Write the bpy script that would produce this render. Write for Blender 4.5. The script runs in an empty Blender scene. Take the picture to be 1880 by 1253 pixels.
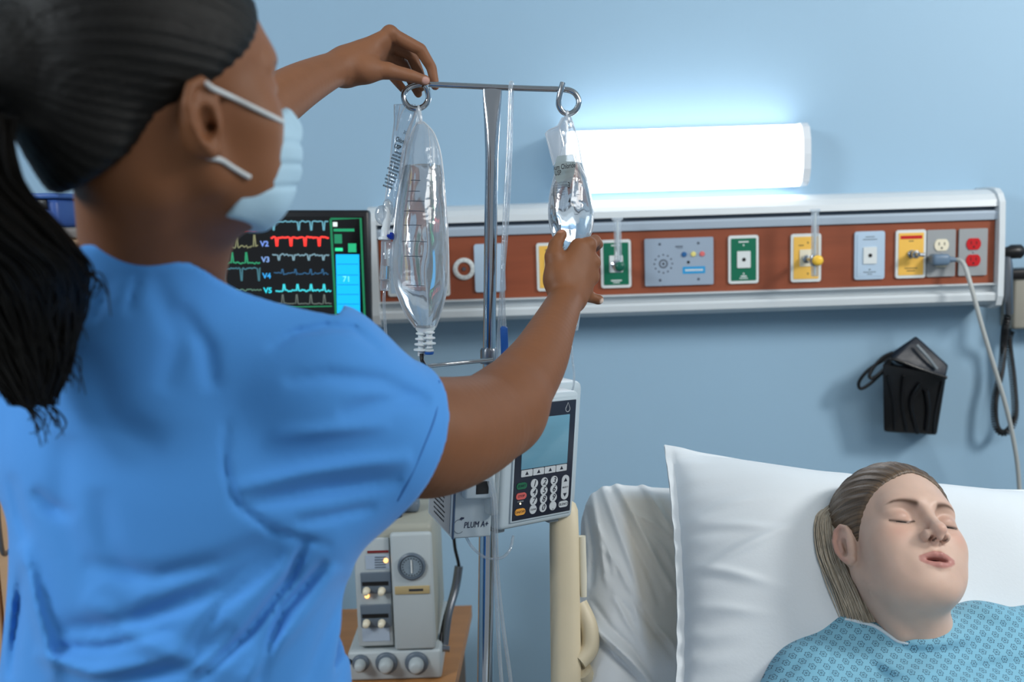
import bpy, bmesh, math, random
import numpy as np
from mathutils import Vector, Matrix, Euler
PI = math.pi
rad = math.radians
C = bpy.context.scene.collection
sc = bpy.context.scene
random.seed(4)

# ------------------------------------------------------------------ camera
FPX = 1828.0                      # focal length in pixels of the 1880 wide frame
CAM = Vector((0, 0, 1.45))
cam_data = bpy.data.cameras.new('camera')
cam = bpy.data.objects.new('camera', cam_data)
C.objects.link(cam)
cam.location = CAM
CR = (Matrix.Rotation(rad(90 - 7.1), 3, 'X') @ Matrix.Rotation(rad(-1.8), 3, 'Z'))
cam.rotation_euler = CR.to_euler()
cam_data.sensor_width = 36.0
cam_data.lens = FPX / 1880 * 36.0
cam_data.clip_start = 0.02
cam_data.dof.use_dof = True
cam_data.dof.focus_distance = 1.44
cam_data.dof.aperture_fstop = 3.9
sc.camera = cam

# ------------------------------------------------------------------ view and world
sc.view_settings.view_transform = 'Standard'
sc.view_settings.look = 'None'
sc.view_settings.exposure = 0.0
sc.view_settings.gamma = 1.0
sc.view_settings.use_curve_mapping = False
w = bpy.data.worlds.new('world'); sc.world = w
w.use_nodes = True
w.node_tree.nodes['Background'].inputs[0].default_value = (0.84, 0.92, 1.0, 1)
w.node_tree.nodes['Background'].inputs[1].default_value = 0.34


def area(name, loc, target, size, power, col=(1, 1, 1), size_y=None):
    l = bpy.data.lights.new(name, 'AREA')
    l.energy = power; l.color = col; l.size = size
    if size_y:
        l.shape = 'RECTANGLE'; l.size_y = size_y
    o = bpy.data.objects.new(name, l); C.objects.link(o)
    o.location = loc
    d = Vector(target) - Vector(loc)
    o.rotation_euler = d.to_track_quat('-Z', 'Y').to_euler()
    return o


area('key_light_right', (2.35, 0.75, 2.45), (0.7, 2.3, 1.0), 0.45, 38, (1.0, 0.98, 0.94))  # high key lamp on the right, placed by the direction of the wall shadows
area('added_fill_bed', (1.25, 0.15, 2.68), (1.0, 1.3, 0.9), 1.2, 26, (1.0, 0.99, 0.96))  # unseen fill, added to brighten pillow and patient from front and above
area('added_fill_left', (-2.1, -0.1, 2.45), (-0.1, 1.0, 0.9), 0.8, 50, (0.88, 0.95, 1.0))  # unseen cool fill, added on the left to lift the scrubs


# ------------------------------------------------------------------ photo frame -> place
def cam_vec(px, py, d):
    return Vector(((px - 940.0) / FPX * d, -(py - 626.5) / FPX * d, -d))


def P(px, py, d):
    """point seen at px,py at distance d along the viewing axis"""
    return CAM + CR @ cam_vec(px, py, d)


def W(px, py, Y):
    """point seen at px,py on the upright plane y = Y"""
    v = CR @ cam_vec(px, py, 1.0)
    return CAM + v * (Y / v.y)


def H(px, py, z):
    v = CR @ cam_vec(px, py, 1.0)
    return CAM + v * ((z - CAM.z) / v.z)


CRi = CR.transposed()


def proj(p):
    v = CRi @ (Vector(p) - CAM)
    return (940 + FPX * v.x / -v.z, 626.5 - FPX * v.y / -v.z, -v.z)


# ------------------------------------------------------------------ colours and materials
def lin(c):
    def f(x):
        x /= 255.0
        return x / 12.92 if x <= 0.04045 else ((x + 0.055) / 1.055) ** 2.4
    return (f(c[0]), f(c[1]), f(c[2]), 1.0)


MATS = {}


def mat(name, col=(200, 200, 200), rough=0.5, metal=0.0, noise=0.0, nscale=20, bump=0.0, bscale=60,
        emit=None, estr=0.0, trans=0.0, ior=1.45, coat=0.0, sss=0.0, attr=None, stretch=(1, 1, 1), alpha=1.0,
        spec=0.5, sheen=0.0):
    if name in MATS:
        return MATS[name]
    m = bpy.data.materials.new(name); m.use_nodes = True
    N = m.node_tree.nodes; L = m.node_tree.links
    b = N['Principled BSDF']
    b.inputs['Roughness'].default_value = rough
    b.inputs['Metallic'].default_value = metal
    b.inputs['IOR'].default_value = ior
    b.inputs['Specular IOR Level'].default_value = spec
    b.inputs['Transmission Weight'].default_value = trans
    b.inputs['Coat Weight'].default_value = coat
    b.inputs['Alpha'].default_value = alpha
    b.inputs['Sheen Weight'].default_value = sheen
    if sss:
        b.inputs['Subsurface Weight'].default_value = sss
        b.inputs['Subsurface Radius'].default_value = (0.010, 0.004, 0.002)
        b.inputs['Subsurface Scale'].default_value = 1.0
    if emit:
        b.inputs['Emission Color'].default_value = lin(emit)
        b.inputs['Emission Strength'].default_value = estr
    tc = N.new('ShaderNodeTexCoord'); mp = N.new('ShaderNodeMapping')
    mp.inputs['Scale'].default_value = stretch
    L.new(tc.outputs['Object'], mp.inputs['Vector'])
    if attr:
        a = N.new('ShaderNodeAttribute'); a.attribute_name = attr
        src = a.outputs['Color']
    else:
        r = N.new('ShaderNodeRGB'); r.outputs[0].default_value = lin(col)
        src = r.outputs[0]
    if noise:
        n = N.new('ShaderNodeTexNoise'); n.inputs['Scale'].default_value = nscale
        n.inputs['Detail'].default_value = 4
        L.new(mp.outputs[0], n.inputs['Vector'])
        mr = N.new('ShaderNodeMapRange')
        mr.inputs['From Min'].default_value = 0.3; mr.inputs['From Max'].default_value = 0.7
        mr.inputs['To Min'].default_value = 1 - noise; mr.inputs['To Max'].default_value = 1 + noise
        L.new(n.outputs['Fac'], mr.inputs['Value'])
        mx = N.new('ShaderNodeVectorMath'); mx.operation = 'SCALE'
        L.new(src, mx.inputs[0]); L.new(mr.outputs[0], mx.inputs['Scale'])
        src = mx.outputs[0]
    L.new(src, b.inputs['Base Color'])
    if bump:
        n2 = N.new('ShaderNodeTexNoise'); n2.inputs['Scale'].default_value = bscale
        n2.inputs['Detail'].default_value = 3
        L.new(mp.outputs[0], n2.inputs['Vector'])
        bp = N.new('ShaderNodeBump'); bp.inputs['Strength'].default_value = bump
        bp.inputs['Distance'].default_value = 0.002
        L.new(n2.outputs['Fac'], bp.inputs['Height']); L.new(bp.outputs[0], b.inputs['Normal'])
    MATS[name] = m
    return m


def film_mat(name, tint=(235, 240, 245), milk=0.12, rough=0.08):
    """thin clear plastic film: mostly see-through, shiny at grazing angles, a little milky"""
    if name in MATS:
        return MATS[name]
    m = bpy.data.materials.new(name); m.use_nodes = True
    N = m.node_tree.nodes; L = m.node_tree.links
    N.remove(N['Principled BSDF'])
    out = N['Material Output']
    t = N.new('ShaderNodeBsdfTransparent'); t.inputs[0].default_value = lin((244, 247, 250))
    g = N.new('ShaderNodeBsdfGlossy'); g.inputs['Roughness'].default_value = rough
    d = N.new('ShaderNodeBsdfDiffuse'); d.inputs[0].default_value = lin(tint)
    tr = N.new('ShaderNodeBsdfTranslucent'); tr.inputs[0].default_value = lin(tint)
    dt = N.new('ShaderNodeMixShader'); dt.inputs[0].default_value = 0.5
    L.new(d.outputs[0], dt.inputs[1]); L.new(tr.outputs[0], dt.inputs[2])
    lw = N.new('ShaderNodeLayerWeight'); lw.inputs['Blend'].default_value = 0.25
    tc = N.new('ShaderNodeTexCoord'); n = N.new('ShaderNodeTexNoise'); n.inputs['Scale'].default_value = 45
    L.new(tc.outputs['Object'], n.inputs['Vector'])
    bp = N.new('ShaderNodeBump'); bp.inputs['Strength'].default_value = 0.6; bp.inputs['Distance'].default_value = 0.003
    L.new(n.outputs['Fac'], bp.inputs['Height'])
    L.new(bp.outputs[0], g.inputs['Normal']); L.new(bp.outputs[0], lw.inputs['Normal'])
    m1 = N.new('ShaderNodeMixShader'); m1.inputs[0].default_value = milk
    L.new(t.outputs[0], m1.inputs[1]); L.new(dt.outputs[0], m1.inputs[2])
    m2 = N.new('ShaderNodeMixShader')
    L.new(lw.outputs['Facing'], m2.inputs[0])
    mm = N.new('ShaderNodeMixShader'); mm.inputs[0].default_value = 0.45
    L.new(g.outputs[0], mm.inputs[1]); L.new(dt.outputs[0], mm.inputs[2])
    L.new(m1.outputs[0], m2.inputs[1]); L.new(mm.outputs[0], m2.inputs[2])
    m3 = N.new('ShaderNodeMixShader'); m3.inputs[0].default_value = 0.10
    L.new(m2.outputs[0], m3.inputs[1]); L.new(g.outputs[0], m3.inputs[2])
    L.new(m3.outputs[0], out.inputs[0])
    MATS[name] = m
    return m


# ------------------------------------------------------------------ mesh builder
class MB:
    def __init__(s, M=None):
        s.v = []; s.f = []; s.m = []; s.M = M or Matrix.Identity(4); s.cur = 0; s.sm = []

    def _add(s, vs, fs, smooth=True):
        o = len(s.v)
        for p in vs:
            s.v.append(s.M @ Vector(p))
        for f in fs:
            s.f.append(tuple(o + i for i in f)); s.m.append(s.cur); s.sm.append(smooth)
        return s

    def bm(s, b, smooth=True):
        b.verts.index_update()
        s._add([v.co.copy() for v in b.verts], [[v.index for v in f.verts] for f in b.faces], smooth)
        b.free()
        return s

    def box(s, c, size, bev=0.0, rot=None, seg=2):
        b = bmesh.new(); bmesh.ops.create_cube(b, size=1)
        bmesh.ops.scale(b, vec=size, verts=b.verts)
        if bev:
            bmesh.ops.bevel(b, geom=b.edges[:], offset=min(bev, min(size) * 0.49), segments=seg, profile=0.5, affect='EDGES')
        if rot is not None:
            bmesh.ops.transform(b, matrix=rot.to_4x4(), verts=b.verts)
        bmesh.ops.translate(b, vec=c, verts=b.verts)
        return s.bm(b, smooth=bev > 0)

    def cyl(s, a, b, r0, r1=None, n=20, cap=True):
        a = Vector(a); b = Vector(b); r1 = r0 if r1 is None else r1
        return s.lathe(a, b - a, [(r0, 0), (r1, (b - a).length)], n, cap)

    def lathe(s, org, axis, prof, n=24, cap=True):
        org = Vector(org); ax = Vector(axis).normalized()
        u = ax.orthogonal().normalized(); w_ = ax.cross(u)
        vs = []; fs = []
        for (r, h) in prof:
            for k in range(n):
                t = 2 * PI * k / n
                vs.append(org + ax * h + (u * math.cos(t) + w_ * math.sin(t)) * r)
        for i in range(len(prof) - 1):
            for k in range(n):
                k2 = (k + 1) % n
                fs.append((i * n + k, i * n + k2, (i + 1) * n + k2, (i + 1) * n + k))
        if cap:
            fs.append(tuple(reversed(range(n))))
            fs.append(tuple((len(prof) - 1) * n + k for k in range(n)))
        return s._add(vs, fs)

    def prism(s, pts, d0, d1, frame=None, smooth=False):
        """pts: 2D outline, extruded from d0 to d1 along the third axis of frame(o,x,y,z)"""
        if frame is None:
            frame = (Vector((0, 0, 0)), Vector((1, 0, 0)), Vector((0, 1, 0)), Vector((0, 0, 1)))
        o, x, y, z = frame
        n = len(pts); vs = []
        for d in (d0, d1):
            for p in pts:
                vs.append(o + x * p[0] + y * p[1] + z * d)
        fs = [tuple(reversed(range(n))), tuple(range(n, 2 * n))]
        for i in range(n):
            j = (i + 1) % n
            fs.append((i, j, n + j, n + i))
        s._add(vs, fs, smooth)
        return s

    def tube(s, pts, r, n=10, res=6, closed=False, smooth=True, cap=True):
        """swept tube through points; r is a number or one number per point"""
        pts = [Vector(p) for p in pts]
        rs = r if isinstance(r, (list, tuple)) else [r] * len(pts)
        if res > 1:
            P_, R_ = [], []
            m = len(pts)
            rng = m if closed else m - 1
            for i in range(rng):
                g = lambda k: pts[k % m] if closed else pts[max(0, min(m - 1, k))]
                p0, p1, p2, p3 = g(i - 1), g(i), g(i + 1), g(i + 2)
                ra, rb = rs[i], rs[(i + 1) % m]
                for k in range(res):
                    t = k / res
                    P_.append(0.5 * ((2 * p1) + (p2 - p0) * t + (2 * p0 - 5 * p1 + 4 * p2 - p3) * t * t + (3 * p1 - p0 - 3 * p2 + p3) * t ** 3))
                    R_.append(ra + (rb - ra) * t)
            if not closed:
                P_.append(pts[-1]); R_.append(rs[-1])
            pts, rs = P_, R_
        m = len(pts); vs = []; fs = []
        tan = []
        for i in range(m):
            if closed:
                t = pts[(i + 1) % m] - pts[i - 1]
            else:
                t = pts[min(m - 1, i + 1)] - pts[max(0, i - 1)]
            tan.append(t.normalized() if t.length > 1e-9 else Vector((0, 0, 1)))
        u = tan[0].orthogonal().normalized()
        for i in range(m):
            u = (u - tan[i] * u.dot(tan[i]))
            u = u.normalized() if u.length > 1e-6 else tan[i].orthogonal().normalized()
            w_ = tan[i].cross(u)
            for k in range(n):
                a = 2 * PI * k / n
                vs.append(pts[i] + (u * math.cos(a) + w_ * math.sin(a)) * rs[i])
        rng = m if closed else m - 1
        for i in range(rng):
            i2 = (i + 1) % m
            for k in range(n):
                k2 = (k + 1) % n
                fs.append((i * n + k, i * n + k2, i2 * n + k2, i2 * n + k))
        if not closed and cap:
            fs.append(tuple(reversed(range(n)))); fs.append(tuple((m - 1) * n + k for k in range(n)))
        return s._add(vs, fs, smooth)

    def loft(s, secs, n=32, cap=True, power=2.0):
        """secs: list of (center, xvec, yvec) half-axis vectors"""
        vs = []; fs = []
        for (c, x, y) in secs:
            for k in range(n):
                a = 2 * PI * k / n
                ca, sa = math.cos(a), math.sin(a)
                e = 2.0 / power
                ca = math.copysign(abs(ca) ** e, ca); sa = math.copysign(abs(sa) ** e, sa)
                vs.append(Vector(c) + Vector(x) * ca + Vector(y) * sa)
        for i in range(len(secs) - 1):
            for k in range(n):
                k2 = (k + 1) % n
                fs.append((i * n + k, i * n + k2, (i + 1) * n + k2, (i + 1) * n + k))
        if cap:
            fs.append(tuple(reversed(range(n)))); fs.append(tuple((len(secs) - 1) * n + k for k in range(n)))
        return s._add(vs, fs)

    def grid(s, fn, nu, nv, smooth=True):
        vs = [fn(i / (nu - 1), j / (nv - 1)) for j in range(nv) for i in range(nu)]
        fs = [(j * nu + i, j * nu + i + 1, (j + 1) * nu + i + 1, (j + 1) * nu + i) for j in range(nv - 1) for i in range(nu - 1)]
        return s._add(vs, fs, smooth)

    def sphere(s, c, r, n=20, sc3=(1, 1, 1)):
        b = bmesh.new(); bmesh.ops.create_uvsphere(b, u_segments=n, v_segments=max(6, n // 2), radius=r)
        bmesh.ops.scale(b, vec=sc3, verts=b.verts); bmesh.ops.translate(b, vec=c, verts=b.verts)
        return s.bm(b)


WL = {}


def set_props(o, label=None, cat=None, group=None, kind=None):
    if label: o['label'] = label
    if cat: o['category'] = cat
    if group: o['group'] = group
    if kind: o['kind'] = kind
    return o


def thing(name, loc, label, cat, group=None, kind=None):
    o = bpy.data.objects.new(name, None); C.objects.link(o)
    o.empty_display_size = 0.05
    o.location = loc; WL[o] = Vector(loc)
    return set_props(o, label, cat, group, kind)


def mesh_obj(name, verts, faces, mats, parent=None, mi=None, smooth=True, org=None, normals=True):
    """verts given in world space (numpy or list)"""
    V = np.array([tuple(v) for v in verts], dtype=np.float64) if not isinstance(verts, np.ndarray) else verts
    if parent is not None:
        org = WL[parent]
    elif org is None:
        lo, hi = V.min(0), V.max(0)
        org = Vector(((lo[0] + hi[0]) / 2, (lo[1] + hi[1]) / 2, lo[2]))
    Vl = V - np.array(org)
    me = bpy.data.meshes.new(name)
    me.from_pydata(Vl.tolist() if not isinstance(faces, np.ndarray) else Vl, [], faces)
    if not isinstance(mats, (list, tuple)):
        mats = [mats]
    for m in mats:
        me.materials.append(m)
    if mi is not None:
        me.polygons.foreach_set('material_index', mi)
    if isinstance(smooth, (list, tuple)):
        me.polygons.foreach_set('use_smooth', smooth)
    else:
        me.polygons.foreach_set('use_smooth', [smooth] * len(me.polygons))
    me.update()
    o = bpy.data.objects.new(name, me); C.objects.link(o)
    if parent is not None:
        o.parent = parent
    else:
        o.location = org
    WL[o] = Vector(org)
    return o


def obj(name, mb, mats, parent=None, **kw):
    o = mesh_obj(name, mb.v, mb.f, mats, parent, mb.m, mb.sm)
    b = bmesh.new(); b.from_mesh(o.data)
    bmesh.ops.recalc_face_normals(b, faces=b.faces[:])
    # crease sharp corners of smooth shaded solids
    for e in b.edges:
        if len(e.link_faces) == 2 and e.calc_face_angle(0) > 0.9:
            e.smooth = False
    b.to_mesh(o.data); b.free()
    return set_props(o, kw.get('label'), kw.get('cat'), kw.get('group'), kw.get('kind'))


def frame_M(o, x, y, z):
    M = Matrix.Identity(4)
    for i in range(3):
        M[i][0] = x[i]; M[i][1] = y[i]; M[i][2] = z[i]; M[i][3] = o[i]
    return M


def text(name, body, size, M, m, parent, ext=0.0003, shear=0.0, align='CENTER', bold=0.0, sx=1.0):
    """writing as a thin solid; M: text x, y and outward z axes"""
    cu = bpy.data.curves.new(name, 'FONT'); cu.body = body; cu.size = size; cu.extrude = ext
    cu.align_x = align; cu.align_y = 'CENTER'; cu.shear = shear; cu.offset = bold; cu.resolution_u = 2
    t = bpy.data.objects.new('tmp', cu); C.objects.link(t)
    dg = bpy.context.evaluated_depsgraph_get(); dg.update()
    me0 = t.evaluated_get(dg).to_mesh()
    vs = [M @ Vector((v.co.x * sx, v.co.y, v.co.z)) for v in me0.vertices]
    fs = [tuple(p.vertices) for p in me0.polygons]
    bpy.data.objects.remove(t); bpy.data.curves.remove(cu)
    if not vs:
        return None
    return mesh_obj(name, vs, fs, m, parent, smooth=False)


# ------------------------------------------------------------------ implicit surface modelling
def vnoise(X, Y, Z, f, seed=0):
    r = np.random.RandomState(seed)
    o = 0
    for i in range(5):
        k = r.normal(size=3); k = k / np.linalg.norm(k) * f * (0.6 + 0.9 * r.rand())
        ph = r.rand() * 6.28
        o = o + np.sin(k[0] * X + k[1] * Y + k[2] * Z + ph + 1.3 * np.sin(0.7 * (k[1] * X + k[2] * Y - k[0] * Z) + ph * 2))
    return o / 5


class SDF:
    def __init__(s, M=None):
        s.pr = []; s.M = M or Matrix.Identity(4)

    def _w(s, p):
        return np.array(s.M @ Vector(p))

    def add(s, fn, lo, hi, mode, k):
        s.pr.append((fn, np.array(lo, float), np.array(hi, float), mode, k))

    def cone(s, a, b, ra, rb=None, k=0.01, mode='u'):
        rb = ra if rb is None else rb
        a = s._w(a); b = s._w(b)
        ba = b - a; L2 = max(1e-12, float(ba @ ba))

        def fn(Q):
            pa = Q - a
            t = np.clip((pa @ ba) / L2, 0, 1)
            return np.linalg.norm(pa - t[..., None] * ba, axis=-1) - (ra + t * (rb - ra))
        R = max(ra, rb)
        s.add(fn, np.minimum(a, b) - R, np.maximum(a, b) + R, mode, k)
        return s

    def chain(s, pts, rs, k=0.006, mode='u', fine=0, kj=0.0):
        pts = [Vector(p) for p in pts]; rs = list(rs)
        if fine and len(pts) > 2:
            P_, R_ = [], []; m = len(pts)
            for i in range(m - 1):
                g = lambda q: (pts[max(0, min(m - 1, q))], rs[max(0, min(m - 1, q))])
                (p0, r0), (p1, r1), (p2, r2), (p3, r3) = g(i - 1), g(i), g(i + 1), g(i + 2)
                for q in range(fine):
                    t = q / fine
                    f_ = lambda a, b, c, d: 0.5 * ((2 * b) + (c - a) * t + (2 * a - 5 * b + 4 * c - d) * t * t + (3 * b - a - 3 * c + d) * t ** 3)
                    P_.append(f_(p0, p1, p2, p3)); R_.append(f_(r0, r1, r2, r3))
            pts, rs = P_ + [pts[-1]], R_ + [rs[-1]]
        # one limb: gather the segments first, then blend the whole into the body once
        segs = []
        for i in range(len(pts) - 1):
            a = s._w(pts[i]); b = s._w(pts[i + 1])
            segs.append((a, b, rs[i], rs[i + 1]))

        def fn(Q):
            D = None
            for a, b, ra, rb in segs:
                ba = b - a; L2 = max(1e-12, float(ba @ ba)); pa = Q - a
                t = np.clip((pa @ ba) / L2, 0, 1)
                d = np.linalg.norm(pa - t[..., None] * ba, axis=-1) - (ra + t * (rb - ra))
                if D is None: D = d
                elif kj: 
                    h_ = np.clip(0.5 + 0.5 * (d - D) / kj, 0, 1); D = d + (D - d) * h_ - kj * h_ * (1 - h_)
                else: D = np.minimum(D, d)
            return D
        R = max(rs); A_ = np.array([q[0] for q in segs] + [segs[-1][1]])
        s.add(fn, A_.min(0) - R, A_.max(0) + R, mode, k)
        return s

    def ell(s, c, r, rot=None, k=0.01, mode='u'):
        R3 = s.M.to_3x3()
        if rot is not None:
            R3 = R3 @ rot.to_matrix() if isinstance(rot, Euler) else R3 @ rot
        R3 = np.array(R3); c = s._w(c); r = np.array(r, float)

        def fn(Q):
            q = (Q - c) @ R3
            k0 = np.linalg.norm(q / r, axis=-1); k1 = np.linalg.norm(q / (r * r), axis=-1)
            return k0 * (k0 - 1) / np.maximum(k1, 1e-9)
        ext = np.sqrt(((R3 * r) ** 2).sum(1))
        s.add(fn, c - ext, c + ext, mode, k)
        return s

    def box(s, c, half, rnd, R=None, k=0.01, mode='u'):
        R3 = np.array(R if R is not None else s.M.to_3x3()); c = s._w(c); h_ = np.array(half, float) - rnd

        def fn(Q):
            q = np.abs((Q - c) @ R3) - h_
            return np.linalg.norm(np.maximum(q, 0), axis=-1) + np.minimum(q.max(-1), 0) - rnd
        ext = (np.abs(R3) * np.array(half)).sum(1)
        s.add(fn, c - ext, c + ext, mode, k)
        return s

    def half(s, c, n, lo, hi, k=0.004):
        """cut away everything on the +n side of c, inside the box lo..hi"""
        c = np.array(c, float); n = np.array(n, float); n /= np.linalg.norm(n)
        s.add(lambda Q: (Q - c) @ n, lo, hi, 'cut', k)
        return s

    def disp(s, fn, lo, hi):
        s.add(fn, lo, hi, 'disp', 0)
        return s

    def eval(s, Q, lo, hi, h):
        D = np.full(Q.shape[:-1], 1.0)
        for fn, a, b, mode, k in s.pr:
            if mode == 'disp':
                if (a > hi).any() or (b < lo).any():
                    continue
                D = D + fn(Q); continue
            mg = (1.3 * s.K if mode == 'u' else 1.6 * k) + 4 * h
            if (a - mg > hi).any() or (b + mg < lo).any():
                continue
            d = fn(Q)
            if mode == 'u':
                if k > 0:
                    t = np.clip(0.5 + 0.5 * (d - D) / k, 0, 1)
                    D = d + (D - d) * t - k * t * (1 - t)
                    D = np.where(t >= 1, np.minimum(D, 1), D)
                else:
                    D = np.minimum(D, d)
            elif mode == 's':
                t = np.clip(0.5 - 0.5 * (D + d) / k, 0, 1)
                D = D + (-d - D) * t + k * t * (1 - t)
            elif mode == 'cut':
                ins = ((Q > a) & (Q < b)).all(-1)
                t = np.clip(0.5 - 0.5 * (D - d) / k, 0, 1)
                D2 = D + (d - D) * t + k * t * (1 - t)
                D = np.where(ins, D2, D)
        return D

    def mesh(s, h, lo=None, hi=None, B=20):
        us = [p for p in s.pr if p[3] == 'u']
        s.K = max(p[4] for p in us)
        LO = np.min([p[1] for p in us], 0) - 4 * h if lo is None else np.array(lo, float)
        HI = np.max([p[2] for p in us], 0) + 4 * h if hi is None else np.array(hi, float)
        n = np.ceil((HI - LO) / h).astype(int) + 1
        nb = np.ceil(n / B).astype(int)
        NY, NZ = int(nb[1]) * B + 3, int(nb[2]) * B + 3
        ar = np.arange(B + 1)
        keys = []; pts = []; quads = []
        for bx in range(nb[0]):
            for by in range(nb[1]):
                for bz in range(nb[2]):
                    i0 = np.array([bx, by, bz]) * B
                    a = LO + i0 * h; b = a + B * h
                    if not any((p[1] - p[4] - 2 * h <= b).all() and (p[2] + p[4] + 2 * h >= a).all() for p in us):
                        continue
                    X, Y, Z = np.meshgrid(a[0] + ar * h, a[1] + ar * h, a[2] + ar * h, indexing='ij')
                    # coarse test on a 3x3x3 lattice
                    Qc = np.stack([X, Y, Z], -1)[::B // 2, ::B // 2, ::B // 2]
                    Dc = s.eval(Qc, a, b, h)
                    if (Dc > B * h * 0.95).all() or (Dc < -B * h * 0.95).all():
                        continue
                    Q = np.stack([X, Y, Z], -1)
                    D = s.eval(Q, a, b, h)
                    S = D < 0
                    cnt = np.zeros((B, B, B), np.int8)
                    for dx in (0, 1):
                        for dy in (0, 1):
                            for dz in (0, 1):
                                cnt += S[dx:dx + B, dy:dy + B, dz:dz + B]
                    act = (cnt > 0) & (cnt < 8)
                    ii, jj, kk = np.nonzero(act)
                    if len(ii):
                        acc = np.zeros((len(ii), 3)); c_ = np.zeros(len(ii))
                        for ax in range(3):
                            o1, o2 = [x for x in range(3) if x != ax]
                            for u in (0, 1):
                                for v in (0, 1):
                                    off = [0, 0, 0]; off[o1] = u; off[o2] = v
                                    p0 = (ii + off[0], jj + off[1], kk + off[2])
                                    off2 = list(off); off2[ax] = 1
                                    p1 = (ii + off2[0], jj + off2[1], kk + off2[2])
                                    d0 = D[p0]; d1 = D[p1]
                                    m = (d0 < 0) != (d1 < 0)
                                    t = np.where(m, d0 / np.where(m, d0 - d1, 1), 0)
                                    add = np.zeros((len(ii), 3)); add[:] = off; add[:, ax] = t
                                    acc += add * m[:, None]; c_ += m
                        acc /= c_[:, None]
                        gi = np.stack([ii, jj, kk], 1) + i0
                        pts.append(LO + (gi + acc) * h)
                        keys.append((gi[:, 0] * NY + gi[:, 1]) * NZ + gi[:, 2])
                    for ax in range(3):
                        sl1 = [slice(0, B)] * 3; sl2 = [slice(0, B)] * 3; sl2[ax] = slice(1, B + 1)
                        s0 = S[tuple(sl1)]; s1 = S[tuple(sl2)]
                        i, j, k = np.nonzero(s0 != s1)
                        if not len(i):
                            continue
                        fl = s0[i, j, k]
                        g = np.stack([i, j, k], 1) + i0
                        o1, o2 = (ax + 1) % 3, (ax + 2) % 3
                        q = []
                        for (u, v) in ((1, 1), (0, 1), (0, 0), (1, 0)):
                            gg = g.copy(); gg[:, o1] -= u; gg[:, o2] -= v
                            q.append((gg[:, 0] * NY + gg[:, 1]) * NZ + gg[:, 2])
                        q = np.stack(q, 1)
                        q[~fl] = q[~fl][:, ::-1]
                        quads.append(q)
        keys = np.concatenate(keys); pts = np.concatenate(pts); quads = np.concatenate(quads)
        o = np.argsort(keys); ks = keys[o]; pts = pts[o]
        idx = np.searchsorted(ks, quads); idx = np.clip(idx, 0, len(ks) - 1)
        ok = (ks[idx] == quads).all(1)
        return pts, idx[ok]


def relax(V, F, it=1, lam=0.5):
    """light smoothing of the lattice grain"""
    n = len(V)
    e = np.concatenate([F[:, [0, 1]], F[:, [1, 2]], F[:, [2, 3]], F[:, [3, 0]]])
    for _ in range(it):
        A = np.zeros_like(V); c = np.zeros(n)
        for d in range(3):
            A[:, d] = np.bincount(e[:, 0], V[e[:, 1], d], n) + np.bincount(e[:, 1], V[e[:, 0], d], n)
        c = np.bincount(e[:, 0], minlength=n) + np.bincount(e[:, 1], minlength=n)
        V = V + lam * (A / np.maximum(c, 1)[:, None] - V)
    return V


def sdf_obj(name, sdf, h, mats, parent=None, colfn=None, fattr=None, it=1, mifn=None, label=None):
    V, F = sdf.mesh(h)
    V = relax(V, F, it)
    mi = mifn(V[F].mean(1)).astype(np.int32) if mifn else None
    me_faces = F
    o = mesh_obj(name, V, me_faces.tolist(), mats, parent, mi, True)
    if colfn:
        col = colfn(V)
        a = o.data.color_attributes.new('tint', 'FLOAT_COLOR', 'POINT')
        a.data.foreach_set('color', np.concatenate([col, np.ones((len(V), 1))], 1).astype(np.float32).ravel())
    if fattr:
        for nm, fn in fattr.items():
            a = o.data.attributes.new(nm, 'FLOAT', 'POINT')
            a.data.foreach_set('value', fn(V).astype(np.float32))
    if label: o['label'] = label
    return o


def projn(V):
    """numpy projection to photo pixels"""
    R = np.array(CRi)
    q = (V - np.array(CAM)) @ R.T
    return 940 + FPX * q[..., 0] / -q[..., 2], 626.5 - FPX * q[..., 1] / -q[..., 2]


def stroke(pts, width, amp, dlo=0.0, dhi=9.0):
    """a crease or ridge in cloth that runs along a line, as a height function of place (amp<0 raises)"""
    pts = np.array(pts, float)

    def fn(Q):
        x, y = projn(Q)
        best = np.full(x.shape, 1e9); along = np.zeros(x.shape)
        n = len(pts) - 1
        for i in range(n):
            a = pts[i]; b = pts[i + 1]; ab = b - a
            t = np.clip(((x - a[0]) * ab[0] + (y - a[1]) * ab[1]) / (ab @ ab), 0, 1)
            d = np.hypot(x - a[0] - t * ab[0], y - a[1] - t * ab[1])
            m = d < best
            along = np.where(m, (i + t) / n, along); best = np.minimum(best, d)
        fade = np.sin(np.clip(along, 0.0, 1.0) * PI) ** 0.5
        return amp * np.exp(-(best / width) ** 2) * fade
    return fn

# ================================================================== THE ROOM
YW = 2.50      # back wall
YF = 2.385     # front face of the head wall unit
m_wall = mat('blue_wall_paint', (150, 182, 205), 0.55, noise=0.012, nscale=3, bump=0.05, bscale=250, spec=0.35)
m_white_wall = mat('pale_wall_paint', (176, 184, 192), 0.7, bump=0.05, bscale=200)
m_floor = mat('floor_vinyl', (120, 118, 114), 0.35, noise=0.05, nscale=6, bump=0.05)
m_ceil = mat('ceiling_paint', (215, 215, 212), 0.8, bump=0.1, bscale=90)


def struct(name, lo, hi, m):
    lo = Vector(lo); hi = Vector(hi)
    o = obj(name, MB().box((lo + hi) / 2, hi - lo), m)
    o['kind'] = 'structure'
    return o


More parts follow.
